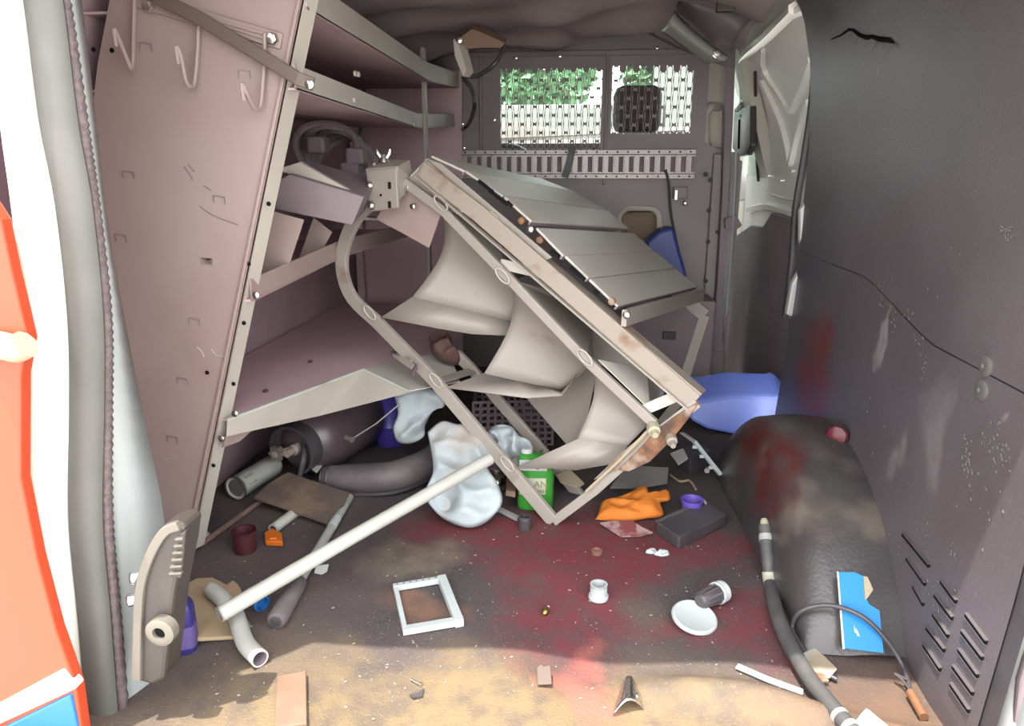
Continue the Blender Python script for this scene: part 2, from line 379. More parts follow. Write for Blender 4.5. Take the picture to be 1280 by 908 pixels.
for c in ((1233, 458), (1228, 488)):
    p = gw(*c); mb = MB().lathe(p + V((.002, 0, 0)), V((-1, 0, 0)), [(.017, 0), (.017, .004), (.014, .006), (.006, .006), (.005, .003)], 20); mb.build('fixing_washer', M_seal, wr, smooth=True)
# torn crack in the upper board
cr = [(1040, 49), (1052, 44), (1062, 37), (1068, 38), (1076, 44), (1084, 47), (1092, 46), (1100, 49), (1112, 50), (1119, 54)]
mb = MB(); pth = [gw(*c) + V((-.002, 0, 0)) for c in cr]
mb.tube(pth, [.0012, .002, .003, .003, .004, .005, .004, .005, .005, .0015], 6); mb.build('tear', M_ink, wr)
mb = MB()
for k in range(8):
    c = cr[2 + k]; p = gw(c[0], c[1] + 2); mb.prism([p + V((-.004, .004, 0)), p + V((-.004, -.006, .002)), p + V((-.014, 0, -.010 - .006 * (k % 3)))], V((.001, 0, .001)))
mb.build('torn_edge', M_wall, wr)
# pale scuffs standing up from the board where its skin is roughened
mb = MB()
def scuff(cx, cy, rx, ry, n, s=.004):
    for _ in range(n):
        a = random.random() * 6.28; r_ = math.sqrt(random.random()); p = gw(cx + math.cos(a) * rx * r_, cy + math.sin(a) * ry * r_); l = s * random.uniform(.15, .7)
        mb.prism([p + V((-.001, -l, -l * .4)), p + V((-.001, l, -l)), p + V((-.001, l * .5, l))], V((-.001, 0, 0)))
for a in ((1260, 292, 11, 10, 26), (1098, 355, 5, 8, 8), (1103, 375, 4, 12, 8), (1113, 392, 8, 12, 20), (1117, 412, 3, 10, 6), (1135, 395, 9, 14, 9), (1150, 430, 8, 22, 12), (1158, 470, 5, 24, 8), (1209, 570, 5, 28, 34), (1240, 545, 22, 20, 18), (1255, 575, 12, 26, 16), (1193, 690, 4, 14, 10), (1130, 670, 40, 40, 16), (1175, 745, 22, 26, 22), (1230, 640, 40, 60, 14), (1090, 540, 30, 60, 12), (1190, 330, 80, 110, 16), (1215, 590, 6, 40, 8)): scuff(*a)
o = mb.build('scuff_flakes', mat('mat_scuff', (.22, .20, .20), .9), wr); o['kind'] = 'stuff'

# left side skin
LP = [(-.1, XL), (.9, XL), (1.15, XL + .05), (1.30, XL + .16), (1.36, XL + .3)]
def lx(z):
    for (z0, x0), (z1, x1) in zip(LP, LP[1:]):
        if z <= z1: return x0 + (x1 - x0) * (z - z0) / (z1 - z0)
    return LP[-1][1]
wl = MB().grid(lambda u, v: V((lx(-.1 + 1.46 * v), .95 + (YB - .95) * u, -.1 + 1.46 * v)), 4, 24).build('wall_left', M_darkwall, smooth=True)
struct(wl, 'dark side skin of the van behind the shelving', 'wall')
# roof and sagging headliner
mb = MB().grid(lambda u, v: V((-.78 + 1.32 * u, YR + (3.75 - YR) * v, 1.36 + .02 * math.sin(math.pi * u))), 8, 8)
mb.box((-.14, YR + .02, 1.31), (1.2, .05, .11))
for sx, x in ((-1, -.72), (1, .47)):
    mb.prism([V((x + sx * .06, YR - .005, 1.36)), V((x + sx * .05, YR - .005, 1.10)), V((x - sx * .02, YR - .005, 1.17)), V((x - sx * .24, YR - .005, 1.30)), V((x - sx * .26, YR - .005, 1.36))], V((0, .05, 0)))  # unseen corner gussets, enlarged to shade the left edge of the floor
struct(mb.build('roof', M_white, solid=.01), 'van roof panel above the headliner', 'roof')
def liner(u, v):
    X = -.72 + 1.2 * u; Y = 1.2 + 1.62 * v
    z = 1.325 - .07 * abs(2 * u - 1) ** 4
    s = max(0, (v - .45) / .55)
    z -= s * (.02 + .035 * (0.5 + nz((X * 1.6, Y * 2.4, 4), 2.0)) + .030 * math.sin(Y * 19 + 2.8 * math.sin(X * 5) + X * 3) + .014 * nz((X * 3, Y * 7, 2), 2.2))
    edge = max(0, (v - .9) / .1)
    z += edge * (-.028 + .045 * u + .02 * math.sin(X * 9 + .6))
    return V((X, Y, z))
ce = MB().grid(liner, 60, 80).build('ceiling', M_liner, smooth=True, solid=.006, auto=False)
struct(ce, 'sagging grey headliner of the van', 'ceiling')

# ---- bulkhead with perforated windows
WIN = [(-.352, .045, .905, 1.21), (.085, .392, .965, 1.215)]
OV = (.118, .305, .53, .69)
bk = sthing('wall_front', (-.2, YB, 0), 'dark steel bulkhead with two perforated windows', 'wall')
xs = sorted({XL, .45, *[a for wv in WIN for a in wv[:2]], OV[0], OV[1]}); zs = sorted({-.02, 1.10, 1.38, *[a for wv in WIN for a in wv[2:]], OV[2], OV[3]})
mb = MB()
for xa, xb in zip(xs, xs[1:]):
    for za, zb in zip(zs, zs[1:]):
        cx, cz = (xa + xb) / 2, (za + zb) / 2
        if any(a < cx < b and c < cz < d for a, b, c, d in WIN + [OV]): continue
        mb.box((cx, YB + .004, cz), (xb - xa, .008, zb - za))
mb.prism([V((.45, YB, .93)), V((.45, YB, -.02)), V((.60, YB, -.02)), V((.60, YB, .86)), V((.55, YB, .89)), V((.47, YB, .92))], V((0, .008, 0)))
mb.build('bulkhead_sheet', M_bulk, bk)
cw, chh = .0248, .0655
def stad(w_, h_, n=5):
    r = w_ / 2; s = h_ / 2 - r
    top = [(r * math.cos(math.pi * k / n), s + r * math.sin(math.pi * k / n)) for k in range(n + 1)]
    return top + [(-x, -z) for x, z in top]
def perf(x0, x1, z0, z1):
    mb = MB(); nc = int(round((x1 - x0) / cw)); w_ = (x1 - x0) / nc
    for c in range(nc):
        xc = x0 + (c + .5) * w_; off = (chh / 2 if c % 2 else 0); z = z0 - off
        while z < z1 - .001:
            za, zb = max(z, z0), min(z + chh, z1); h_ = zb - za
            if h_ > .03:
                st = stad(w_ - .0078, h_ - .009); m = len(st); out = []
                for k, (x, y) in enumerate(st):
                    half = m // 2; j = k % half; t = j / (half - 1); sgn = 1 if k < half else -1
                    if t < .2: ox, oz = w_ / 2, h_ / 2 * (0 if t == 0 else 1)
                    elif t > .8: ox, oz = -w_ / 2, h_ / 2 * (0 if t == 1 else 1)
                    else: ox, oz = w_ / 2 * (1 - 2 * t), h_ / 2
                    out.append((sgn * ox, sgn * oz))
                zc = (za + zb) / 2
                vs_ = [V((xc + x, YB, zc + y)) for x, y in st] + [V((xc + x, YB, zc + y)) for x, y in out]
                mb.add(vs_, [(k, (k + 1) % m, m + (k + 1) % m, m + k) for k in range(m)])
            else:
                mb.add([V((xc - w_ / 2, YB, za)), V((xc + w_ / 2, YB, za)), V((xc + w_ / 2, YB, zb)), V((xc - w_ / 2, YB, zb))], [(0, 1, 2, 3)])
            z += chh
    return mb
for wv in WIN: perf(*wv).build('perforated_panel', M_bulk, bk, solid=.002)
mb = MB()
for X in (-.43, .065): mb.box((X, YB - .006, 1.02), (.012, .012, .5))
mb.box((-.02, YB - .006, 1.262), (.95, .010, .02)); mb.build('stiffening_rib', M_bulk, bk, bevel=.003)
# bolted corner post
po = MB().box((.535, YB - .012, .44), (.10, .024, .90)); po.build('corner_post', M_bulk, bk, bevel=.006)
for c in ((882, 218), (888, 225), (886, 263), (885, 302), (882, 351), (897, 290)):
    p = gy(*c, YB - .025); MB().lathe(p, V((0, -1, 0)), [(.009, 0), (.009, .004), (.004, .006)], 10).build('bolt', M_rubber, bk, smooth=True)
for c in ((645, 72), (700, 70), (730, 68), (822, 60), (680, 86), (580, 185), (578, 155), (618, 150)):
    p = gy(*c, YB - .002); MB().lathe(p, V((0, -1, 0)), [(.007, 0), (.006, .004), (.002, .005)], 10).build('screw', M_chrome, bk, smooth=True)
# rounded opening with rubber frame
def rrect(x0, x1, z0, z1, r, Y, n=6):
    out = []
    for cx, cz, a0 in ((x1 - r, z1 - r, 0), (x0 + r, z1 - r, 90), (x0 + r, z0 + r, 180), (x1 - r, z0 + r, 270)):
        for k in range(n + 1): a = math.radians(a0 + 90 * k / n); out.append(V((cx + r * math.cos(a), Y, cz + r * math.sin(a))))
    return out
mb = MB().tube(rrect(OV[0] + .012, OV[1] - .012, OV[2] + .012, OV[3] - .012, .045, YB - .004), .011, 8, closed=True); mb.build('opening_gasket', M_pale, bk, smooth=True)
mb = MB(); a = rrect(OV[0], OV[1], OV[2], OV[3], .001, YB - .001); b = rrect(OV[0] + .012, OV[1] - .012, OV[2] + .012, OV[3] - .012, .045, YB - .001)
mb.add(a + b, [(k, (k + 1) % 28, 28 + (k + 1) % 28, 28 + k) for k in range(28)]); mb.build('opening_surround', M_bulk, bk)

# cargo rail
p0, p1 = gy(600, 192, YB - .02), gy(868, 222, YB - .02)
rx0, rx1, rz1, rz0 = p0.x - .12, p1.x, p0.z + .012, p1.z - .004
cr_ = thing('cargo_rail', ((rx0 + rx1) / 2, YB - .02, rz0), 'slotted aluminium cargo rail across the bulkhead below the windows', 'rail')
H_ = rz1 - rz0
MB().box(((rx0 + rx1) / 2, YB - .006, (rz0 + rz1) / 2), (rx1 - rx0, .006, H_ * .72)).build('back_channel', M_dark, cr_)
fl = MB().box(((rx0 + rx1) / 2, YB - .022, rz1 - .008), (rx1 - rx0, .004, .018)).build('flange', M_alu, cr_, bevel=.001)
share(fl, 'flange', (0, 0, -H_ + .016), cr_)
wb = MB().box(((rx0 + rx1) / 2, YB - .013, rz1 - .022), (rx1 - rx0, .018, .006)).build('web', M_alu, cr_); share(wb, 'web', (0, 0, -H_ + .044), cr_)
NS = 24; pt = (rx1 - rx0) / NS
br = MB().box((rx0 + pt * .4, YB - .016, (rz0 + rz1) / 2), (pt * .55, .006, H_ - .044)); br.box((rx0 + pt * .12, YB - .02, (rz0 + rz1) / 2), (.005, .012, H_ - .044)); br = br.build('slot_bar', M_alu, cr_, bevel=.001)
dt = MB().lathe(V((rx0 + pt * .5, YB - .0242, rz1 - .008)), V((0, -1, 0)), [(.004, 0), (.003, .002)], 8).build('rivet', M_rubber, cr_)
for k in range(NS):
    if k: share(br, 'slot_bar', (pt * k, 0, 0), cr_); share(dt, 'rivet', (pt * k, 0, 0), cr_)
    share(dt, 'rivet', (pt * k, 0, -H_ + .016), cr_)
# strap hanging over the rail, wire down the bulkhead, little clip
st = [gy(716, 182, YB - .03), gy(714, 192, YB - .034), gy(711, 206, YB - .032), gy(706, 222, YB - .03)]
tag(MB().strip(st, .028, .004, V((0, -1, 0))).build('strap', M_black), 'short black strap hanging over the cargo rail', 'strap')
wr_ = smooth_path([gy(832, 212, YB - .03), gy(836, 232, YB - .03), gy(838, 262, YB - .02), gy(843, 290, YB - .02), gy(850, 325, YB - .02)], 5)
tag(MB().tube(wr_, .005, 8).build('wire', M_black), 'black wire hanging from the right end of the cargo rail', 'wire')
ck = thing('latch_clip', gy(850, 250, YB), 'small metal latch on the bulkhead below the cargo rail', 'latch')
c = gy(850, 241, YB - .012); MB().box(c, (.055, .024, .045)).build('plate', M_bulk, ck, bevel=.003); c = gy(845, 244, YB - .028); MB().box(c, (.012, .01, .04)).build('lever', M_chrome, ck, bevel=.002)
c = gy(856, 254, YB - .015); MB().lathe(c, V((0, -1, 0)), [(.009, -.012), (.009, .012), (.004, .016)], 10).build('bolt', M_chrome, ck, smooth=True)

# ---- right side forward of the board: painted edge, seal, sliding door
sl = sthing('door_1', (.70, 2.55, 0), 'pale painted inner skin of the side sliding door with pressed ribs', 'door')
XD = .70
def dx(z): return XD - .20 * max(0, (z - .85) / .5) ** 2
def gd(x, y, up=0.0):
    p = gx(x, y, XD)
    for _ in range(5): p = gx(x, y, dx(p.z) - up)
    return p
mb = MB().grid(lambda u, v: V((dx(-.1 + 1.46 * v), Y_WF - .03 + (3.40 - Y_WF) * u, -.1 + 1.46 * v)), 10, 24); mb.build('door_skin', M_doorin, sl, smooth=True)
def rib(name, pix, wdt, h, m=M_doorin, k=5):
    pth = smooth_path([gd(*c) for c in pix], k); mb = MB(); rings = []
    for i, p in enumerate(pth):
        d = (pth[min(i + 1, len(pth) - 1)] - pth[max(i - 1, 0)]).normalized(); n = V((-1, 0, -.1)).normalized(); a = d.cross(n).normalized()
        rings.append([p - a * wdt - n * .002, p - a * wdt * .5 + n * h, p + a * wdt * .5 + n * h, p + a * wdt - n * .002])
    return mb.loft(rings).build(name, m, sl, smooth=True, auto=60)
rib('pressed_rib', [(956, 62), (956, 80), (962, 98), (975, 118), (989, 139), (1002, 118), (1010, 96), (1016, 74)], .014, .014)
rib('pressed_rib', [(955, 102), (968, 130), (980, 160), (987, 190), (990, 204), (996, 180), (1002, 158), (1014, 128)], .016, .016)
rib('pressed_rib', [(958, 40), (985, 20), (1010, 8)], .016, .012)
rib('door_frame_edge', [(928, 90), (932, 70), (960, 45), (995, 10)], .02, .02)
rib('door_frame_edge', [(930, 96), (932, 150), (932, 200), (930, 250)], .022, .022)
rib('lower_ledge', [(938, 262), (960, 258), (980, 262), (1000, 268)], .018, .02)
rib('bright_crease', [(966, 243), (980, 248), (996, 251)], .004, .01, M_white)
# dark lower lining of the door, set proud of the skin
lw = [(912, 300), (938, 282), (953, 284), (964, 266), (1000, 276), (1000, 480), (905, 480)]
mb = MB(); mb.prism([gx(x, y, XD - .03) for x, y in lw], V((.02, 0, 0))); mb.build('lower_lining', M_dark, sl, bevel=.004)
for c in ((960, 220), (985, 207), (990, 214), (976, 226)):
    p = gd(*c, .004); MB().box(p, (.006, .016, .006)).build('clip', M_chrome, sl)
pth = smooth_path([gd(944, 90, .02), gd(945, 150, .02), gd(946, 200, .02), gd(948, 226, .02)], 4)
mb = MB().tube(pth, .006, 8); mb.build('gas_strut', M_black, sl, smooth=True)
hd = [(917, 140), (925, 124), (934, 122), (938, 132), (938, 182), (933, 194), (922, 196), (915, 186)]
hp = [gx(x, y, XD - .09) for x, y in hd]
dh = MB(); dh.prism(hp, V((.025, 0, 0))); dh = dh.build('door_handle', M_black, sl, bevel=.008)
cpt = [gx(920, 138, XD - .095), gx(927, 130, XD - .10)]
MB().tube(cpt, .008, 8).build('handle_bar', M_dark, dh, smooth=True)
MB().bar(gx(924, 150, XD - .093), gx(923, 186, XD - .093), .006, .006, V((-1, 0, 0))).build('handle_groove', M_ink, dh)

# pillar edge at the front end of the board
pe = sthing('trim_2', (.6, Y_WF, 0), 'white painted pillar edge at the front end of the dark board', 'trim')
A_ = [(1010, -20), (1020, 40), (1018, 120), (1016, 200), (1006, 300), (996, 380), (986, 398)]; B_ = [(1024, -20), (1032, 40), (1028, 120), (1024, 200), (1016, 300), (1004, 380), (996, 398)]
def ribbon(Ap, Bp, Ya, Yb, k=4):
    a = smooth_path([gy(x, y, Ya) for x, y in Ap], k); b = smooth_path([gy(x, y, Yb) for x, y in Bp], k); n = len(a)
    return MB().add(a + b, [(i, i + 1, n + i + 1, n + i) for i in range(n - 1)])
ribbon(A_, B_, Y_WF + .05, Y_WF - .004).build('pillar_flange', M_white, pe, smooth=True, solid=.006)
pl = smooth_path([gy(x - 3, y, Y_WF + .06) for x, y in ((1012, -20), (1022, 40), (1019, 120), (1008, 200), (998, 260), (993, 330), (985, 395))], 4)
MB().tube(pl, .011, 8).build('edge_seal', M_rubber, pe, smooth=True)
pl = [gy(x, y, Y_WF - .012) for x, y in ((1000, 262), (1008, 252), (1016, 256), (1018, 270), (1014, 300), (1004, 314), (1000, 300))]
MB().prism(pl, V((0, .03, 0))).build('striker_cover', M_white, pe, bevel=.008)
pl = [gy(x, y, Y_WF - .010) for x, y in ((990, 355), (1001, 336), (1004, 345), (1000, 378), (996, 398), (983, 394))]
MB().prism(pl, V((0, .03, 0))).build('lower_bracket', M_white, pe, bevel=.006)
MB().bar(gy(993, 400, Y_WF), gy(985, 455, Y_WF), .012, .02, V((0, -1, 0))).build('lower_edge', M_pale, pe)
for c in ((1027, 136), (1026, 206), (1031, 42)):
    p = gy(*c, Y_WF - .012); MB().lathe(p, V((0, -1, 0)), [(.007, -.01), (.006, .003)], 8).build('clip', M_ink, pe)
# front post with dark trim and the pale cab pillar with its grab handle
fp_ = sthing('trim_3', (.6, 2.96, 0), 'dark door jamb beside the bulkhead', 'trim')
MB().prism([gy(x, y, 2.93) for x, y in ((908, 60), (920, 55), (917, 140), (912, 240), (908, 330), (903, 440), (890, 440), (898, 330), (903, 240), (906, 140))], V((0, .06, 0))).build('jamb_trim', M_dark, fp_, bevel=.004)
ribbon([(920, 190), (916, 290), (908, 395)], [(915, 190), (910, 290), (903, 395)], 2.90, 2.93).build('jamb_edge', M_white, fp_, solid=.004)
MB().prism([gy(x, y, 2.90) for x, y in ((906, 274), (920, 268), (928, 282), (918, 290), (907, 286))], V((0, .03, 0))).build('hinge_block', M_dark, fp_, bevel=.004)
MB().prism([gy(x, y, 2.95) for x, y in ((884, 400), (895, 396), (905, 400), (906, 430), (886, 426), (876, 420))], V((0, .03, 0))).build('foot_cover', M_scrap, fp_, bevel=.006)
cp = sthing('trim_4', (.6, 3.2, .6), 'pale cab pillar lining beyond the bulkhead', 'trim')
MB().prism([gy(x, y, 3.10) for x, y in ((868, 66), (884, 60), (906, 62), (908, 120), (906, 196), (880, 200), (884, 150))], V((0, .06, 0))).build('pillar_lining', M_pale, cp, bevel=.01)
hh = smooth_path([gy(898, 134, 3.10), gy(888, 134, 3.06), gy(882, 146, 3.05), gy(882, 176, 3.05), gy(888, 188, 3.06), gy(900, 190, 3.10)], 5)
tag(MB().tube(hh, .017, 10).build('grab_handle', M_pale, smooth=True), 'pale grab handle on the cab pillar beyond the bulkhead', 'handle')

# ---- rear left pillar
rl = sthing('trim_5', (-.68, .95, 0), 'white rear door pillar with rubber seal', 'trim')
inner = [(82, -90), (100, 0), (118, 150), (133, 280), (158, 420), (182, 540), (204, 650), (207, 780), (208, 960)]
mid = [(64, -90), (84, 0), (106, 150), (122, 260), (137, 400), (138, 520), (139, 650), (150, 780), (165, 960)]
sealo = [(10, -90), (30, 0), (48, 150), (70, 260), (84, 400), (86, 520), (84, 650), (96, 780), (110, 960)]
oute = [(-20, -90), (-12, 0), (0, 150), (14, 260), (28, 400), (28, 520), (30, 650), (60, 780), (80, 960)]
ribbon(inner, mid, 1.02, .935).build('pillar_flange', M_pillar, rl, smooth=True, solid=.004)
ribbon(sealo, oute, .895, .86).build('outer_pillar', M_outer, rl, smooth=True, solid=.004)
ribbon(mid, sealo, .935, .895).build('pillar_step', M_pillar, rl, smooth=True, solid=.003)
b = [((m[0] * .42 + s_[0] * .58), (m[1] + s_[1]) / 2) for m, s_ in zip(mid, sealo)]
rings = []
for i, p in enumerate(smooth_path([gy(x, y, .905) for x, y in b], 8)):
    rings.append([p + V((math.cos(2 * math.pi * k / 12) * .027, math.sin(2 * math.pi * k / 12) * .016, 0)) for k in range(12)])
MB().loft(rings).build('bulb_seal', M_seal, rl, smooth=True)
tr = smooth_path([gy(x - 5, y, .918) for x, y in mid], 24); rr = [.0075 + .0022 * (i % 2) for i in range(len(tr))]
MB().tube(tr, rr, 8).build('seal_edge', M_sealdk, rl, smooth=True, auto=False)
# behind the flange the pillar body
ribbon([(x + 1, y) for x, y in inner], [(x - 60, y) for x, y in inner], 1.022, 1.24).build('pillar_inner', M_darkwall, rl, smooth=True)
# open rear door with livery
dr = sthing('door_2', (-.72, .83, -.2), 'red rear door with white stripe and blue foot beside the opening', 'door')
def dpan(name, pix, m, off=0.0): MB().prism([gy(x, y, .82 + off) for x, y in pix], V((0, .02, 0))).build(name, m, dr, bevel=.003)
dpan('door_skin', [(-190, 120), (-60, 180), (0, 275), (14, 340), (34, 425), (26, 470), (26, 600), (46, 700), (70, 790), (95, 860), (115, 1000), (-190, 1000)], M_red)
dpan('white_stripe', [(-190, 960), (0, 880), (78, 838), (95, 862), (0, 906), (-190, 990)], M_outer, -.005)
dpan('blue_foot', [(-190, 992), (0, 912), (88, 868), (95, 900), (115, 1002), (-190, 1002)], M_blue, -.004)
mb = MB(); 
pth = smooth_path([gy(x, y, .808) for x, y in ((-30, 430), (0, 432), (20, 436), (32, 430))], 4); mb.tube(pth, .018, 10); mb.build('door_recess', mat('mat_recess', (.95, .55, .36), .4), dr, smooth=True)
# latch arm on the pillar
la = thing('door_check_arm', gy(195, 855, .90), 'taupe plastic door check arm with ribbed grip on the rear pillar', 'latch')
body = [(163, 800), (166, 730), (180, 690), (200, 660), (222, 653), (232, 660), (228, 690), (218, 740), (212, 790), (205, 850), (190, 858), (166, 850)]
MB().prism([gy(x, y, .885) for x, y in body], V((0, .05, 0))).build('arm_body', M_taupe, la, bevel=.006)
edge = smooth_path([gy(x, y, .883) for x, y in ((172, 850), (173, 790), (176, 735), (188, 695), (206, 665), (224, 657))], 5)
MB().strip(edge, .014, .010, V((0, -1, 0))).build('light_edge', M_taupel, la, bevel=.002)
grip = [(212, 722), (216, 690), (224, 668), (232, 664), (230, 690), (226, 724)]
gq = MB().prism([gy(x, y, .880) for x, y in grip], V((0, .01, 0))).build('grip', M_taupe, la, bevel=.002)
for k in range(6):
    y = 674 + k * 8.6; MB().bar(gy(217 - k * .6 + (3 - k) * .9, y, .878), gy(229 - k * .3, y - 1, .878), .0025, .005, V((0, -1, 0))).build('grip_rib', M_taupel, gq)
pc = gy(201, 790, .872)
MB().lathe(pc, V((0, -1, 0)), [(.022, -.012), (.022, .004), (.017, .006), (.010, .006), (.009, -.002)], 24).build('pivot_boss', M_taupel, la, smooth=True)
MB().lathe(pc, V((0, -1, 0)), [(.009, -.01), (.009, .0005)], 16).build('pivot_hole', M_ink, la)
for c in ((170, 722), (166, 750)):
    MB().lathe(gy(*c, .90), V((-1, -.6, 0)), [(.010, -.01), (.010, .006), (.006, .009)], 14).build('bolt', M_chrome, la, smooth=True)
# rear right frame
fr = sthing('trim_6', (.62, .95, 0), 'white rear door frame edge beside the vented board', 'trim')
rin = [(1312, 560), (1297, 660), (1281, 745), (1262, 820), (1240, 908), (1226, 970)]
ribbon(rin, [(x + 30, y) for x, y in rin], .955, .93).build('frame_flange', M_white, fr, smooth=True, solid=.005)
ribbon([(x + 30, y) for x, y in rin], [(x + 80, y) for x, y in rin], .93, .90).build('frame_step', M_pillar, fr, smooth=True, solid=.004)
pl = [gy(x, y, .94) for x, y in ((1268, 846), (1282, 800), (1300, 800), (1300, 900), (1262, 900))]
MB().prism(pl, V((0, -.012, 0))).build('striker', M_dark, fr, bevel=.004)

# ---- wheel arch on the right
def arch(u, v):
    """u along the length (0 near), v across: 0 floor at the aisle, 1 at the board"""
    Y = 1.15 + .81 * u
    q_ = (u - .60) / (.60 if u < .6 else .40); top = .25 * max(0, 1 - abs(q_) ** (1.9 if u < .6 else 2.6)) ** (.85 if u < .6 else .6)
    xin = .375 + .02 * math.sin(math.pi * u) * 0 + (.03 * (1 - u))
    xo = wall_x(.2) + .004
    if v < .45:
        t = v / .45; a = t * math.pi / 2; p = V((xin + .075 * (1 - math.cos(a)), Y, top * math.sin(a) ** .8 if a > 0 else 0))
    else:
        t = (v - .45) / .55; p = V((xin + .075 + (xo - xin - .075) * t, Y, top + .006 * math.sin(t * 3.1)))
    p.z += .006 * nz(p, 7) * min(1, p.z * 12) - .006
    return p
from mathutils.bvhtree import BVHTree
_am = MB().grid(arch, 60, 36); ARCH = BVHTree.FromPolygons(_am.v, _am.f)
def ga(x, y, up=0.0):
    d = ray(x, y).normalized(); h = ARCH.ray_cast(CO, d)
    return (h[0] - d * up) if h[0] is not None else gf(x, y, up)
wa = _am.build('wheel_arch', M_arch, smooth=True, auto=False)
struct(wa, 'rounded black wheel arch cover beside the right board', 'wheel arch')

# ---- cab beyond the bulkhead
def seat(X, label):
    s = thing('cab_seat', (X, 3.45, -.2), label, 'seat')
    def back(u, v):
        a = 2 * math.pi * u; t = v
        wx = .25 * (1 - .18 * t ** 3); return V((X + wx * math.copysign(abs(math.cos(a)) ** .6, math.cos(a)), 3.42 - .16 * t + .07 * math.copysign(abs(math.sin(a)) ** .6, math.sin(a)) * (1 - .3 * t), .12 + .80 * t))
    m_ = MB().grid(back, 28, 12); m_.f.append(tuple(range(12 * 29, 12 * 29 + 28))); m_.build('backrest', M_seat, s, smooth=True)
    MB().box((X, 3.66, .12), (.50, .50, .14)).build('seat_cushion', M_seat, s, bevel=.04)
    MB().box((X, 3.6, -.08), (.42, .42, .28)).build('seat_base', M_dash, s, bevel=.01)
    MB().box((X, 3.26, 1.075), (.20, .10, .19)).build('headrest', M_seat, s, bevel=.035)
    for sx in (-.06, .06): MB().tube([V((X + sx, 3.27, .9)), V((X + sx, 3.26, 1.0))], .007, 8).build('headrest_post', M_chrome, s)
    return s
seat(.20, 'dark cab seat seen through the right perforated window'); seat(-.62, 'dark cab seat behind the left shelving and bulkhead')
MB_ = MB().box((.21, 3.06, .60), (.16, .04, .12))
tag(MB_.build('seat_pocket', M_seattan, bevel=.02), 'tan padded pouch seen through the rounded bulkhead opening', 'pouch')
das = MB().grid(lambda u, v: V((-.80 + 1.36 * u, 4.05 + .5 * v, .985 + .03 * math.sin(math.pi * v) + .05 * u + .07 * math.exp(-((u - .28) / .14) ** 2) * math.sin(math.pi * min(1, v * 1.6)))), 30, 8)
das.box((-.12, 4.3, .38), (1.36, .4, 1.18)); tag(das.build('dashboard', M_dash, smooth=True), 'dark dashboard under the windscreen', 'dashboard')
sw = [V((-.42 + .18 * math.cos(a), 3.80 - .05 * math.sin(a), .78 + .17 * math.sin(a))) for a in (2 * math.pi * k / 32 for k in range(32))]
swt = thing('steering_wheel', (-.42, 3.95, .6), 'black steering wheel behind the left cab seat', 'steering wheel')
MB().tube(sw, .014, 8, closed=True).build('rim', M_black, swt, smooth=True); mb = MB()
for a in (0, math.pi, -math.pi / 2): mb.tube([V((-.42, 3.81, .78)), V((-.42 + .18 * math.cos(a), 3.80 - .05 * math.sin(a), .78 + .17 * math.sin(a)))], .012, 8)
mb.tube([V((-.42, 3.80, .78)), V((-.42, 4.03, .72))], .025, 10); mb.build('spokes', M_black, swt)
G = glass('mat_windscreen', (.93, .97, .95), .06)
struct(MB().add([V((-.82, 4.58, .98)), V((.62, 4.58, .98)), V((.48, 3.72, 1.37)), V((-.70, 3.72, 1.37))], [(0, 1, 2, 3)]).build('window_1', G, solid=.004), 'sloping windscreen beyond the perforated bulkhead', 'window')
for sd_, x0, x1 in (('left', -.97, -.82), ('right', .72, .60)):
    cs = MB().add([V((x0, 3.0, -.3)), V((x0, 4.6, -.3)), V((x0, 4.55, .84)), V((x0, 3.0, .80))], [(0, 1, 2, 3)])
    cs.bar(V((x0, 4.55, .84)), V((x1 * .82, 3.72, 1.37)), .07, .05, V((1, 0, 0))); cs.bar(V((x0, 3.05, .8)), V((x1 * .9, 3.05, 1.36)), .12, .04, V((1, 0, 0)))
    struct(cs.build('wall_cab_' + sd_, M_pale, solid=.01), 'pale cab body side with pillars on the %s of the seats' % sd_, 'wall')
struct(MB().box((-.13, 3.8, -.3), (1.7, 1.6, .02)).build('floor_cab', M_dash), 'dark lower floor under the cab seats', 'floor')
for i, (x0, x1) in enumerate(((-.95, -.72), (.69, .50))):
    struct(MB().add([V((x0, 3.08, .80)), V((x0, 4.5, .84)), V((x1, 3.74, 1.34)), V((x1, 3.08, 1.34))], [(0, 1, 2, 3)]).build('window_%d' % (i + 2), G, solid=.004), ('left' if i == 0 else 'right') + ' cab side window pane', 'window')

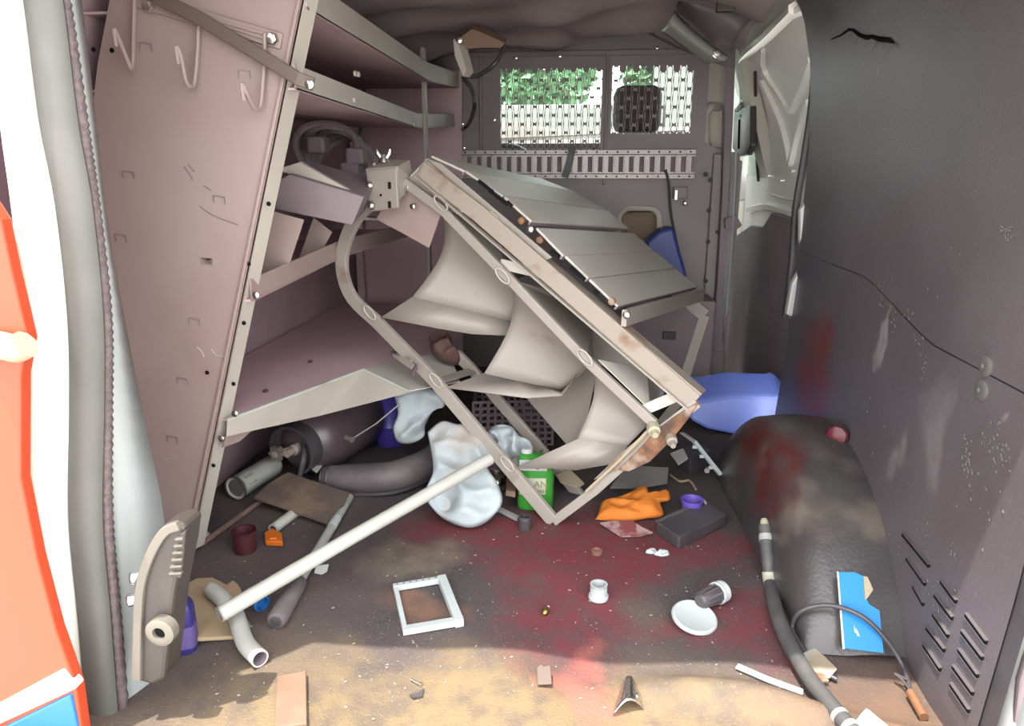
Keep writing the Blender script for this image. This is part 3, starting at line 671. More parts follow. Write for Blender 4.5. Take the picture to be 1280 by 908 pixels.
# ---- outside
MB_ = MB().add([V((-60, -60, -.6)), V((60, -60, -.6)), V((60, 60, -.6)), V((-60, 60, -.6))], [(0, 1, 2, 3)])
struct(MB_.build('ground', M_concrete), 'pale concrete yard outside the van', 'ground')
tv = thing('box_trailer', (1.0, 12.5, -.6), 'white box trailer parked in front of the van', 'trailer')
MB().box((-1.2, 12.6, .85), (4.6, 2.4, 1.9)).build('low_body', M_trailer, tv, bevel=.06); MB().box((2.35, 12.6, 1.4), (2.5, 2.4, 3.0)).build('tall_body', M_trailer, tv, bevel=.06)
wv_ = MB().lathe(V((-2.2, 11.35, -.25)), V((0, 1, 0)), [(.2, 0), (.34, .02), (.35, .2), (.2, .22)], 24).build('wheel', M_rubber, tv, smooth=True); share(wv_, 'wheel', (4.6, 0, 0), tv)
def tree(x, y, h, r, label):
    t = thing('tree', (x, y, -.6), label, 'tree', 'trees beyond the windscreen')
    MB().tube([V((x, y, -.6)), V((x + .1, y, h * .4)), V((x, y + .1, h * .7))], [.16, .12, .07], 10).build('trunk', M_bark, t, smooth=True)
    mb = MB(); rnd = random.Random(int(x * 10 + 77))
    for _ in range(5200):
        d = V((rnd.gauss(0, 1), rnd.gauss(0, 1), rnd.gauss(0, 1))).normalized() * (rnd.random() ** .4); c = V((x + d.x * r, y + d.y * r, h * .66 + d.z * h * .42)); s_ = rnd.uniform(.09, .2)
        a = V((rnd.gauss(0, 1), rnd.gauss(0, 1), rnd.gauss(0, 1))).normalized(); b = a.orthogonal().normalized(); mb.add([c - a * s_, c + b * s_ * .5, c + a * s_, c - b * s_ * .5], [(0, 1, 2, 3)])
    o = mb.build('foliage', M_leaf, t); o['kind'] = 'stuff'
tree(-1.7, 17.0, 5.2, 1.9, 'leafy green tree behind the low end of the white trailer'); tree(2.5, 17.6, 5.2, 1.9, 'leafy green tree behind the tall part of the white trailer')

# ================================================================== SHELVING ON THE LEFT
YP = 1.35
su = thing('shelving_unit', (-.85, 2.0, 0), 'tall grey steel shelving unit along the left side, coloured with a mauve haze tint', 'shelving unit')
EY = V((0, 1, 0))
def ppx(y): return 380 - (380 - 239) * y / 690.0          # aisle edge of the end panel
rt, rb = gy(ppx(-60), -60, YP), gy(ppx(690), 690, YP)
ep = [V((-.945, YP, .004)), V((rb.x, YP, .004)), V((rt.x, YP, rt.z)), V((-.86, YP, rt.z)), gy(137, 0, YP), gy(122, 80, YP), V((-.945, YP, .9))]
MB().prism(ep, EY * .004).build('end_panel', M_shelf, su)
# folded aisle flange: raised bead and return
mb = MB(); mb.strip([gy(ppx(y) - 6, y, YP - .003) for y in (-60, 345, 690)], .007, .007, EY); mb.build('panel_bead', M_shelf, su, bevel=.002)
mb = MB(); a = [gy(ppx(y) - 2, y, YP) for y in (-60, 690)]; mb.prism([a[0], a[1], a[1] + V((.012, .035, 0)), a[0] + V((.012, .035, 0))], V((.003, 0, 0))); mb.build('panel_return', M_lip, su)
tabs = [(160, 218), (151, 297), (274, 249), (259, 327), (243, 402), (228, 476), (215, 549), (182, 58), (305, 92)]
for i, (x, y) in enumerate(tabs):
    c = gy(x, y, YP - .001); t = MB()
    w_, h_ = .022, .013
    t.bar(c + V((-w_ / 2, 0, h_ / 2)), c + V((w_ / 2, 0, h_ / 2 - .003)), .002, .002, EY); t.bar(c + V((-w_ / 2, 0, h_ / 2)), c + V((-w_ / 2, 0, -h_ / 2)), .002, .002, EY); t.bar(c + V((w_ / 2, 0, h_ / 2 - .003)), c + V((w_ / 2, 0, -h_ / 2 - .003)), .002, .002, EY)
    t.build('punched_tab', M_dark if i != 3 else M_rustedge, su)
c = gy(259, 327, YP - .001); MB().box(c, (.02, .002, .012)).build('open_slot', M_rust, su)
for x, y in ((259, 466), (140, 63), (336, 255), (305, 404), (218, 650), (267, 582), (311, 330), (292, 480), (117, 62)):
    MB().lathe(gy(x, y, YP - .0005), -EY, [(.0045, 0), (.0045, .001)], 10).build('hole', M_ink, su)
# scratches across the panel paint
for pix, m_ in ((((250, 258), (262, 267), (280, 275), (297, 281)), M_dark), (((230, 208), (236, 216), (241, 225)), M_dark), (((235, 205), (243, 215)), M_dark), (((246, 434), (252, 440), (255, 447)), M_lip), (((264, 436), (270, 444), (284, 446)), M_lip), (((205, 575), (215, 572), (222, 569)), M_lip), (((255, 232), (264, 238)), M_dark)):
    MB().tube(smooth_path([gy(x, y, YP - .0008) for x, y in pix], 4), .0012, 5).build('scratch', m_, su)
# wire hooks on a fixing plate
hk = MB(); hk.bar(gy(168, -2, YP - .004), gy(352, 52, YP - .004), .028, .004, EY); hk = hk.build('hook_plate', M_shelf, su, bevel=.002)
for x, y in ((186, 8), (341, 49)):
    MB().lathe(gy(x, y, YP - .007), -EY, [(.012, 0), (.012, .004), (.009, .008), (.003, .009)], 6).build('bolt', M_chrome, hk, smooth=True)
for hx, ty, by, ox, oy in ((168, -6, 88, -26, 36), (248, 22, 108, -28, 58), (331, 42, 136, -29, 104)):
    sh = -6 if hx < 200 else (-14 if hx < 300 else -15)
    P_ = [gy(hx, ty, YP - .010), gy(hx - 1, ty + 40, YP - .012), gy(hx + sh * .35, by - 6, YP - .02), gy(hx + sh * .75, by, YP - .035), gy(hx + sh * 1.15, by - 8, YP - .05), gy(hx + ox + 6, oy + 12, YP - .065), gy(hx + ox, oy, YP - .072), gy(hx + ox + 3, oy + 22, YP - .068)]
    MB().tube(smooth_path(P_, 5), .0038, 8).build('wire_hook', M_shelf, su, smooth=True)
mb = MB()
for k, (dy) in enumerate((0, 6, 12)): mb.bar(gy(250, 20 + dy * .4, YP - .008), gy(330, 42 + dy, YP - .008), .004, .004, EY)
mb.build('plate_groove', M_shelf, su)
# diagonal brace bar running across the panel
dbp = [gy(186, -8, YP - .03), gy(248, 22, YP - .03), gy(320, 66, YP - .03), gy(372, 98, YP - .03), gy(392, 106, YP - .02)]
MB().strip(dbp, .024, .006, EY).build('brace_bar', M_brownpl, su, bevel=.002)
MB().lathe(gy(388, 106, YP - .024), -EY, [(.008, 0), (.008, .006), (.003, .008)], 10).build('bolt', M_chrome, su, smooth=True)
# upper and middle shelves: lips, undersides
def shelf(edge_pts, lip_h, xw, name_lip, mlip, msh, under=True):
    """edge_pts = (X, Y, Zbottom) along the aisle edge"""
    e = [V(p) for p in edge_pts]; e[0].y += .006
    lip = MB()
    for a, b in zip(e, e[1:]):
        lip.prism([a, b, b + V((0, 0, lip_h)), a + V((0, 0, lip_h))], V((-.004, 0, 0)))
    lip.build(name_lip, mlip, su, bevel=.001)
    bd = MB(); bd.prism(e + [V((xw, e[-1].y, e[-1].z)), V((xw, e[0].y, e[0].z))], V((0, 0, .004))); bd.build('shelf_board', msh, su)
shelf([(-.505, YP, gx(403, -20, -.505).z * 0 + 1.10), (-.505, 2.36, gx(534, 101, -.505).z), (-.51, 2.96, gy(573, 110, 2.96).z)], .055, -.93, 'shelf_lip', M_lip, M_shelfdk)
a0 = gy(369, 112, YP); a1 = gx(523, 161, a0.x); a2 = gy(570, 158, 2.96)
shelf([a0, a1, (a0.x + .005, 2.96, a2.z)], .045, -.95, 'shelf_lip', M_lip, M_shelfdk)
for x, y in ((443, 125), (515, 150), (518, 156), (444, 92), (448, 93), (370, 93)):
    MB().lathe(gx(x, y, a0.x + .002), V((1, 0, 0)), [(.007, -.002), (.006, .003), (.002, .004)], 10).build('rivet', M_lip, su, smooth=True)
up = gx(530, 160, a0.x + .004)
MB().box((a0.x + .004, up.y + .02, .68), (.012, .03, 1.04)).build('upright', M_rack, su, bevel=.002)
MB().box((a0.x - .40, 2.94, .68), (.03, .03, 1.3)).build('rear_upright', M_shelfdk, su)
MB().prism([V((-.95, 2.965, .02)), V((-.515, 2.965, .02)), V((-.50, 2.965, 1.2)), V((-.88, 2.965, 1.2))], EY * .004).build('far_end_panel', M_shelfdk, su)
# lower shelf with dividers
b0 = gy(314, 378, YP); b1 = gx(428, 322, b0.x + .03)
shelf([b0, b1, (b0.x + .06, 2.7, b1.z)], .045, -.95, 'shelf_lip', M_shelf, M_shelfdk)
for (pix, X) in ((((318, 350), (323, 262), (344, 265), (380, 275), (360, 335)), None), (((372, 328), (392, 272), (415, 290), (400, 318)), None)):
    Yp = 1.52 if pix[0][0] < 330 else 1.75
    q = [gy(x, y, Yp) for x, y in pix]; MB().prism(q, EY * .003).build('divider', M_shelf, su)
# folded tray loosely on the lower shelf
q = [gy(x, y, 1.62) for x, y in ((345, 212), (375, 203), (440, 240), (452, 245), (360, 217))]
MB().prism(q, V((0, .01, .002))).build('tray_lip', M_lip, su)
q = [gy(342, 228, 1.60), gy(362, 218, 1.60), gy(455, 246, 1.60), gy(440, 282, 1.60), gy(345, 262, 1.60)]
MB().prism(q, V((-.02, .2, .03))).build('folded_tray', M_dark, su, bevel=.003)
# bent bottom shelf pushed out into the aisle
zt = .315
A, B_2, C_2 = gy(284, 528, YP), gz(455, 464, zt), gz(560, 440, zt)
bs = MB(); bs.prism([V((A.x, A.y + .01, zt)), V((B_2.x, B_2.y, zt)), V((C_2.x, C_2.y, zt - .0)), V((-.42, 2.75, zt + .0)), V((-.95, 2.75, zt + .0)), V((-.95, YP + .012, zt))], V((0, 0, .003)))
bs.build('bent_shelf', M_shelfdk, su)
mb = MB(); t0, t1 = V((A.x, A.y, zt)), V((B_2.x, B_2.y, zt)); e2 = gz(512, 491, zt - .03)
mb.prism([t0 + V((.001, -.002, .004)), t1 + V((.001, -.002, .004)), e2, gy(400, 520, 1.62), gy(283, 546, YP)], V((-.002, .003, 0))); mb.build('bent_lip', M_lip, su)
MB().prism([t1 + V((0, .004, .001)), e2 + V((0, .004, .001)), gz(575, 478, zt - .03), C_2 + V((0, .004, .001))], V((0, 0, .003))).build('bent_corner', M_slat, su)
mb = MB(); mb.bar(t0 + V((0, 0, .006)), t1 + V((0, 0, .006)), .008, .006, V((0, 0, 1))); mb.bar(t1 + V((0, 0, .006)), e2 + V((0, 0, .004)), .008, .006, V((0, 0, 1))); mb.build('lip_edge', M_pvc, su)
mb = MB().prism([gy(283, 546, YP), gy(330, 525, 1.46), gy(300, 552, 1.40), gy(278, 560, YP)], V((-.003, .002, 0))); mb.build('shelf_bracket', M_shelf, su)
for x, y in ((388, 453), (332, 490), (294, 517), (277, 548), (320, 369)):
    MB().lathe(gy(x, y, YP - .002) if x < 325 else gz(x, y, zt + .004), V((0, -.5, 1)) if x > 325 else -EY, [(.007, 0), (.007, .003), (.003, .005)], 10).build('rivet', M_chrome, su, smooth=True)

# things kept on / behind the shelves
hc = thing('cable_coil', (-.78, 2.0, .66), 'dark coil of cable in shadow on the lower shelf', 'cable')
mb = MB()
for k in range(5):
    c = gy(408 + k * 7, 190 + k * 4, 2.0 + .03 * k); mb.tube([c + V((.085 * math.cos(a), .03 * math.sin(a * 2 + k), .075 * math.sin(a))) for a in (6.283 * j / 20 for j in range(20))], .010, 7, closed=True)
mb.build('coils', M_dark, hc, smooth=True)
for (x, y) in ((398, 182), (446, 196), (440, 214)):
    MB().box(gy(x, y, 1.97), (.05, .05, .045)).build('plug', M_dark, hc, bevel=.008)
for k, (p, q, nm) in enumerate((((518, 65), (548, 63), 'upper'), ((536, 85), (557, 86), 'lower'))):
    tag(MB().tube([gy(*p, 2.75), gy(*q, 2.80)], .006, 8).build('red_rod', mat('mat_red_rod', (.45, .05, .06), .5), smooth=True), 'thin red rod under the roof, %s one above the top shelf' % nm, 'rod')

# ================================================================== FALLEN RACK
Ld = ray(1080, 308).normalized(); LH = V((Ld.x, Ld.y, 0)).normalized()
TIP = gf(692, 655); TIP = V((TIP.x, TIP.y, TIP.z + .006))
def rp(x, y, d=0.0):
    """pixel on the rack's near end frame, or on a plane d metres behind it"""
    return gp(x, y, TIP + LH * d, LH)
fr_ = thing('fallen_rack', (TIP.x, TIP.y, 0), 'toppled grey steel bin rack lying across the middle of the van', 'rack')
FAR = Ld * .80
left = smooth_path([rp(*c) for c in ((503, 236), (470, 250), (446, 272), (431, 305), (428, 338), (440, 372), (470, 401))], 4) + [rp(545, 478), rp(640, 590), rp(692, 652)]
MB().strip(left, .034, .014, LH).build('front_rail', M_rack, fr_, bevel=.002)
MB().strip([p + Ld * .19 for p in [left[-4].lerp(left[-3], .7)] + left[-3:]], .03, .014, LH).build('inner_rail', M_rack, fr_, bevel=.002)
MB().strip([p + FAR for p in left[-3:]], .034, .014, LH).build('far_front_rail', M_rack, fr_, bevel=.002)
mid_ = [rp(*c) for c in ((506, 228), (553, 262), (640, 352), (738, 455), (818, 530))]
MB().strip(mid_, .022, .014, LH).build('middle_rail', M_rack, fr_, bevel=.002)
for name, p in (('cross_bar', rp(446, 272)), ('cross_bar', rp(545, 478)), ('cross_bar', rp(636, 584))):
    MB().bar(p, p + Ld * (.30 if p.z > .5 else .19), .026, .008, V((0, -.5, 1))).build(name, M_rack, fr_, bevel=.001)
chn = [rp(*c) for c in ((527, 212), (600, 268), (700, 355), (790, 434), (868, 503))]
cf = MB().strip(chn, .040, .008, LH).build('back_channel', M_rustedge, fr_, bevel=.001)
up_off = (chn[0] - chn[-1]).normalized().cross(LH).normalized()
if up_off.z < 0: up_off = -up_off
mb = MB(); mb.prism([chn[0] + up_off * .02, chn[-1] + up_off * .02, chn[-1] + up_off * .02 + Ld * .05, chn[0] + up_off * .02 + Ld * .05], up_off * .004); mb.build('channel_flange', M_rustedge, fr_)
mb = MB(); mb.prism([chn[0] - up_off * .02, chn[-1] - up_off * .02, chn[-1] - up_off * .02 - LH * .014, chn[0] - up_off * .02 - LH * .014], up_off * .004); mb.build('channel_edge', M_rack, fr_)
MB().strip([p + FAR for p in chn[:4]], .04, .01, LH).build('far_channel', M_rack, fr_)
# top end gusset with the arched cut-out
g = [(506, 228), (533, 198), (552, 205), (690, 322), (672, 330), (640, 296), (615, 268), (592, 261), (572, 268), (553, 256)]
MB().prism([rp(*c, .012) for c in g], LH * .004).build('gusset', M_rack, fr_)
MB().strip([rp(*c, .010) for c in ((572, 266), (592, 259), (617, 267), (642, 294), (674, 330))], .008, .016, LH).build('cutout_rim', M_lip, fr_)
MB().lathe(rp(550, 218, .011), -LH, [(.006, 0), (.006, .001)], 12).build('hole', M_ink, fr_)
MB().prism([rp(513, 222, .005), rp(536, 199, .02), rp(550, 207, .10), rp(530, 214, .12)], V((0, 0, .004))).build('top_gusset', M_lip, fr_)
MB().prism([rp(*c, .02) for c in ((497, 232), (512, 228), (553, 262), (536, 310), (500, 290), (470, 274))], LH * .003).build('end_gusset', M_shelf, fr_)
# mounting bracket with bolts
bb = [rp(*c, -.035) for c in ((457, 211), (495, 208), (498, 260), (461, 265))]
bo = MB().prism(bb, LH * .006).build('mounting_bracket', M_rack, fr_, bevel=.003)
tb = [rp(457, 211, -.035), rp(495, 208, -.035), rp(510, 200, .03), rp(475, 199, .03)]
MB().prism(tb, V((0, 0, -.005))).build('bracket_top', M_rack, bo)
MB().prism([rp(495, 208, -.034), rp(510, 200, .03), rp(515, 226, .03), rp(498, 250, -.02)], V((.004, 0, 0))).build('bracket_side', M_rack, bo)
for x, y in ((463, 232), (465, 257)):
    MB().lathe(rp(x, y, -.036), -LH, [(.011, 0), (.011, .004), (.007, .010), (.003, .012)], 12).build('bolt', M_chrome, bo, smooth=True)
for x, y in ((487, 232), (487, 256), (476, 244)):
    MB().box(rp(x, y, -.036), (.007 if x > 480 else .005, .003, .016 if x > 480 else .005)).build('slot', M_ink, bo)
wn = MB(); c = rp(480, 203, 0); wn.lathe(c, V((0, 0, 1)), [(.012, 0), (.010, .008), (.006, .018)], 10)
for s_ in (-1, 1): wn.tube([c + V((s_ * .005, 0, .008)), c + V((s_ * .014, 0, .02)), c + V((s_ * .016, 0, .03))], [.005, .006, .003], 8)
wn.build('wing_nut', M_chrome, bo, smooth=True)
MB().lathe(rp(468, 207, -.01), V((0, 0, 1)), [(.010, 0), (.008, .006)], 10).build('bolt', M_chrome, bo, smooth=True)
for x, y in ((510, 234), (517, 258)): MB().lathe(rp(x, y, .0), -LH, [(.008, 0), (.007, .006), (.003, .008)], 10).build('bolt', M_chrome, fr_, smooth=True)
# trays: folded sheets between the rails
trays = [  # R_i, R_i+1, fold right, fold left, lip points from right to left tip
    ((553, 262), (640, 352), (640, 402), (516, 371), [(640, 420), (590, 418), (548, 411), (476, 397)], [(560, 266), (600, 264), (644, 293), (655, 345), (642, 352)]),
    ((640, 352), (738, 455), (702, 489), (605, 467), [(722, 468), (702, 495), (660, 498), (556, 485)], [(646, 352), (718, 373), (738, 396), (734, 452)]),
    ((738, 455), (815, 527), (785, 557), (722, 549), [(768, 580), (720, 588), (690, 586), (642, 586)], [(748, 450), (808, 462), (830, 482), (828, 508), (812, 512)])]
for i, (r1, r2, fr2, fl2, lip, fac) in enumerate(trays):
    D = .20 if i < 2 else .10
    a, b, c, d = rp(*r1, .008), rp(*r2, .008 if i < 2 else .01), rp(*fr2, D * .8), rp(*fl2, .05)
    def back(u, v, a=a, b=b, c=c, d=d):
        p = a.lerp(b, u).lerp(d.lerp(c, u), v); return p + LH * (.07 * math.sin(math.pi * v) * (1 - .3 * u) + .03 * math.sin(math.pi * u) * (1 - v))
    MB().grid(back, 10, 8).build('tray_back', M_rack, fr_, smooth=True, solid=.0025)
    lp = [rp(*q, e) for q, e in zip(lip, (D * .8 - .03, D * .55, D * .3, -.002))]
    top = [d.lerp(c, t) for t in (1, .72, .42, 0)]
    MB().add(top + lp, [(k, k + 1, 5 + k, 4 + k) for k in range(3)]).build('tray_lip', M_rack, fr_, smooth=True, auto=70, solid=.0025)
    fc = [rp(*q, e) for q, e in zip(fac, (.01, .12, .24, .24, .01))] if i != 1 else [rp(*q, e) for q, e in zip(fac, (.01, .2, .24, .01))]
    MB().add(fc, [tuple(range(len(fc)))]).build('tray_wing', M_slat if i == 2 else M_rack, fr_, solid=.0025)
# sheet behind the lower tray seen through the gap
q = [rp(660, 500, .24), rp(735, 400, .28), rp(745, 470, .24), rp(730, 545, .20), rp(712, 560, .20)]
MB().add(q, [(0, 1, 2, 3, 4)]).build('rear_sheet', M_rack, fr_, solid=.0025)
q = [rp(742, 455, .26), rp(740, 400, .30), rp(812, 455, .28), rp(812, 470, .26)]
MB().add(q, [(0, 1, 2, 3)]).build('rear_sheet', M_rack, fr_, solid=.0025)
# rungs from middle rail to channel
for p, q in (((626, 330), (692, 345)), ((742, 498), (800, 480)), ((806, 512), (868, 486))):
    if p[0] == 742: continue
    MB().bar(rp(*p, .012), rp(*q, .012), .024, .006, LH).build('rung', M_slat, fr_, bevel=.001)
# bottom rail and rusted foot plate
MB().strip([rp(692, 652), rp(745, 612), rp(818, 545), rp(872, 503)], .022, .012, LH).build('bottom_rail', M_rack, fr_, bevel=.001)
MB().strip([rp(700, 648) + FAR, rp(745, 590) + FAR, chn[3] + FAR], .03, .012, LH).build('far_bottom_rail', M_rack, fr_)
rust = [(874, 502), (862, 522), (838, 552), (812, 578), (786, 590), (772, 588), (796, 565), (818, 540), (842, 522)]
MB().prism([rp(*c, -.012) for c in rust], LH * .008).build('rusted_foot', M_rust, fr_, bevel=.002)
MB().prism([rp(*c, -.006) for c in ((818, 532), (800, 560), (770, 590), (742, 600), (775, 568))], LH * .004).build('rusted_plate', M_rustedge, fr_)
MB().strip([rp(818, 530, -.008), rp(776, 574, -.01), rp(733, 614, -.01)], .006, .01, LH).build('tray_edge', M_tanp, fr_)
MB().bar(rp(680, 645), rp(668, 660), .001, .001, LH)
for (x, y), m_, r_ in (((817, 536), M_cream, .014), ((839, 549), M_rustedge, .012)):
    MB().lathe(rp(x, y, -.012), (-LH + V((.4, 0, -.2))), [(r_, -.01), (r_ * 1.1, 0), (r_, .012), (r_ * .6, .014), (r_ * .5, .028)], 8).build('nut', m_, fr_, smooth=True)
# ribbed back panels, one part per slat
sl_ = [((538, 197), (580, 216), .64, .68), ((581, 216), (627, 247), .68, .72), ((629, 248), (663, 279), .73, .74), ((669, 287), (703, 322), .76, .78), ((705, 322), (734, 350), .78, .80), ((735, 351), (771, 385), .80, .83)]
pn = LH.cross((chn[0] - chn[-1]).normalized()); pn = pn if pn.z > 0 else -pn
for i, (p, q, la_, lb_) in enumerate(sl_):
    a, b = rp(*p, .01), rp(*q, .01); n = pn * .006
    MB().prism([a, b, b + Ld * lb_, a + Ld * la_], n).build('back_slat', M_slat, fr_, bevel=.002)
    e = MB(); e.prism([b - n, b + n * .2, b + Ld * lb_ + n * .2, b + Ld * lb_ - n], (a - b).normalized() * .004); e.build('slat_fold', M_dark, fr_)
for p, q in (((598, 226), (616, 240)), ((634, 252), (640, 258)), ((612, 238), (634, 256)), ((689, 314), (699, 321)), ((713, 334), (731, 350)), ((743, 363), (748, 368))): MB().bar(rp(*p, -.004), rp(*q, -.004), .007, .006, LH).build('edge_gap', M_ink, fr_)
for x, y, m_ in ((652, 276, M_rust), (663, 287, M_chrome), (675, 300, M_rust), (765, 377, M_rust), (783, 394, M_chrome)):
    MB().lathe(rp(x, y, -.004), -LH, [(.008, -.004), (.008, .004), (.004, .007)], 8).build('bolt', m_, fr_, smooth=True)
a = rp(780, 398); MB().bar(a, a + Ld * .84, .036, .012, LH.cross(V((0, 0, 1)))).build('back_bar', M_rack, fr_, bevel=.001)
# far leg to the floor
# little wire loops
for x, y in ((628, 345), (731, 447), (612, 254) if False else (551, 254), (462, 391), (545, 476), (634, 580)):
    c = rp(x, y, -.012); d = (left[-1] - left[-3]).normalized(); u_ = d.cross(LH).normalized()
    mb = MB().tube([c + d * .022 * math.cos(a_) + u_ * .010 * math.sin(a_) for a_ in (6.283 * k / 16 for k in range(16))], .0022, 6, closed=True); mb.build('wire_loop', M_lip, fr_, smooth=True)

# ================================================================== LOOSE THINGS ON THE FLOOR
Z = V((0, 0, 1))
def pipe(name, pts, r, m, label, cat, wall=.003, n=16, group=None, hollow=True):
    pts = [V(p) for p in pts]; t = thing(name, (pts[0].x, pts[0].y, min(p.z for p in pts) - r), label, cat, group)
    MB().tube(pts, r, n, caps=not hollow).build('tube_wall', m, t, smooth=True)
    if hollow:
        MB().tube(pts, r - wall, n, caps=False).build('bore', M_dark, t, smooth=True)
        for a, b in ((pts[0], pts[1]), (pts[-1], pts[-2])):
            ax = (a - b).normalized(); MB().lathe(a - ax * .003, ax, [(r - wall, 0), (r, 0), (r, .003), (r - wall, .003)], n, caps=False).build('cut_end', m, t)
    return t
pipe('pvc_pipe', [gz(274, 769, .052), gz(440, 672, .10), gz(612, 574, .165)], .0145, M_pvc, 'long straight white plastic pipe propped on the white rag', 'pipe')
pipe('bent_pipe', smooth_path([gf(264, 737, .024), gf(280, 751, .024), gf(294, 768, .022), (gf(300, 786, .02)), gf(308, 806, .018), gf(325, 824, .017)], 6), .0155, M_pvc, 'short bent white plastic pipe crossing the raw wood slice', 'pipe')
tag(slab(MB(), [(232, 735), (246, 727), (266, 726), (284, 735), (296, 726), (306, 742), (322, 768), (322, 786), (312, 790), (300, 800), (246, 803), (228, 808)], gf(270, 770), Z, .008).build('wood_slice', M_wood, bevel=.002), 'pale raw wood slice lying by the rear pillar', 'wood')
# blue bottle by the check arm
bp = gf(228, 812); bt = thing('blue_bottle', bp, 'deep blue plastic bottle behind the check arm', 'bottle')
def rbox(o, w_, d_, levels, rot=0.0, n=24, p=4.0):
    mb = MB(); rings = []
    for k, z, ox in levels:
        ring = []
        for i in range(n):
            a = 2 * math.pi * i / n; c_, s_ = math.cos(a), math.sin(a); rr = (abs(c_) ** p + abs(s_) ** p) ** (-1 / p)
            x, y = c_ * rr * w_ / 2 * k, s_ * rr * d_ / 2 * k; ring.append(o + V((ox + x * math.cos(rot) - y * math.sin(rot), x * math.sin(rot) + y * math.cos(rot), z)))
        rings.append(ring)
    return mb.loft(rings)
rbox(bp, .055, .04, [(.95, 0, 0), (1, .006, 0), (1, .085, 0), (.9, .095, 0), (.7, .105, 0), (.55, .118, .0), (.3, .132, -.004), (.28, .145, -.004)], .3).build('bottle_body', M_bluedeep, bt, smooth=True)
rbox(bp, .056, .041, [(1.01, .012, 0), (1.01, .055, 0)], .3).build('label_band', mat('mat_violet_label', (.16, .11, .33), .5), bt, smooth=True)
rbox(bp + V((-.004, 0, .145)), .022, .022, [(1, 0, 0), (1, .016, 0)], p=2).build('cap', M_bluedeep, bt, smooth=True)
# grey rod with black grip
g0, g1, g2, g3 = gf(452, 600, .014), gf(437, 622, .012), gf(374, 727, .017), gf(345, 777, .018)
hr = thing('handled_rod', V((g2.x, g2.y, 0)), 'grey rod with a fat black grip lying under the long pipe', 'tool')
MB().tube([g1, g2], .0105, 14).build('rod', M_pvcg, hr, smooth=True)
ax = (g3 - g2).normalized(); ln = (g3 - g2).length
MB().lathe(g2, ax, [(.012, -.002), (.017, .004), (.018, ln * .5), (.019, ln - .006), (.016, ln), (.012, ln + .001)], 20).build('grip', M_blkdirty, hr, smooth=True)
MB().lathe(g3, ax, [(.010, 0), (.010, .003), (.006, .004)], 14).build('end_cap', M_black, hr, smooth=True)
MB().tube([g1 + (g2 - g1) * .30, g1 + (g2 - g1) * .42], .0112, 14).build('pale_band', M_whp, hr, smooth=True)
# blue fitting
f0, f1 = gf(318, 748, .016), gf(338, 763, .016); ax = (f1 - f0).normalized(); ft = thing('pipe_fitting', V((f0.x, f0.y, 0)), 'small blue plastic pipe fitting under the long pipe', 'fitting')
MB().lathe(f0, ax, [(.011, -.012), (.011, .012), (.015, .013), (.016, .03), (.013, .031), (.011, .02)], 18).build('socket', M_bluefit, ft, smooth=True); MB().lathe(f0 + ax * .004, Z, [(.008, 0), (.008, .016), (.006, .016)], 14).build('branch', M_bluefit, ft, smooth=True)
pipe('pipe_stub', [gf(378, 634, .014), gf(341, 662, .013)], .0125, M_pvc, 'short white pipe stub beside the orange nozzle', 'pipe')
nz_ = thing('orange_nozzle', gf(342, 682), 'small bright orange plastic nozzle on the floor', 'nozzle')
c = gf(342, 678, .010); MB().prism([gf(*q, .002) for q in ((331, 672), (341, 667), (353, 673), (354, 684), (332, 683))], Z * .014).build('nozzle_body', M_orangep, nz_, bevel=.003); MB().box(c + V((0, 0, .010)), (.016, .010, .006), Matrix.Rotation(.3, 3, 'Z')).build('nozzle_tip', M_orangep, nz_, bevel=.002)
cpo = gf(307, 689); cpt_ = thing('maroon_cup', cpo, 'dark maroon plastic cup in the shade of the shelving', 'cup')
MB().lathe(cpo, Z, [(.020, 0), (.024, .002), (.027, .05), (.025, .05), (.021, .006), (.002, .005)], 24).build('cup_body', M_maroon, cpt_, smooth=True); MB().lathe(cpo, Z, [(.0272, .046), (.0285, .048), (.0285, .052), (.0262, .052)], 24, caps=False).build('rim', M_maroon, cpt_, smooth=True)
tag(MB().tube([gf(338, 618, .012), gf(250, 682, .008)], .007, 8).build('wooden_stick', M_stick, smooth=True), 'thin brown wooden stick beside the spray can', 'stick')
pipe('pipe_stub', [gf(258, 668, .014), gf(236, 684, .012)], .010, M_pvcg, 'pale pipe stub at the foot of the shelving panel', 'pipe')
tag(slab(MB(), [(318, 624), (338, 606), (360, 593), (392, 604), (436, 618), (430, 634), (424, 640), (421, 650), (410, 657), (366, 641)], gf(380, 640, .022), V((.05, -.14, 1)).normalized(), .006).build('dirty_board', M_board), 'dirty brown board scrap in front of the gas cylinder', 'board')
# spray can
s0, s1 = gz(294, 611, .035), gz(345, 580, .038); ax = (s1 - s0).normalized(); sc = thing('spray_can', V((s0.x, s0.y, 0)), 'pale spray can lying beside the gas cylinder', 'can')
R_ = .030; MB().lathe(s0, ax, [(.022, .004), (R_ - .003, .001), (R_, 0), (R_ + .001, .003), (R_, .006), (R_, .15), (.022, .165), (.014, .17)], 28).build('can_body', M_pvc, sc, smooth=True)
MB().lathe(s0, ax, [(R_ + .0012, -.002), (R_ + .0012, .006), (R_ - .002, .006), (R_ - .002, -.002)], 28, caps=False).build('base_rim', M_alu, sc, smooth=True)
MB().lathe(s0 + ax * .003, ax, [(R_ - .003, 0), (.012, .008), (.001, .009)], 28).build('base_dome', M_blkdirty, sc, smooth=True)
pb = MB(); u_ = (-CF - ax * (-CF).dot(ax)).normalized(); v_ = ax.cross(u_)
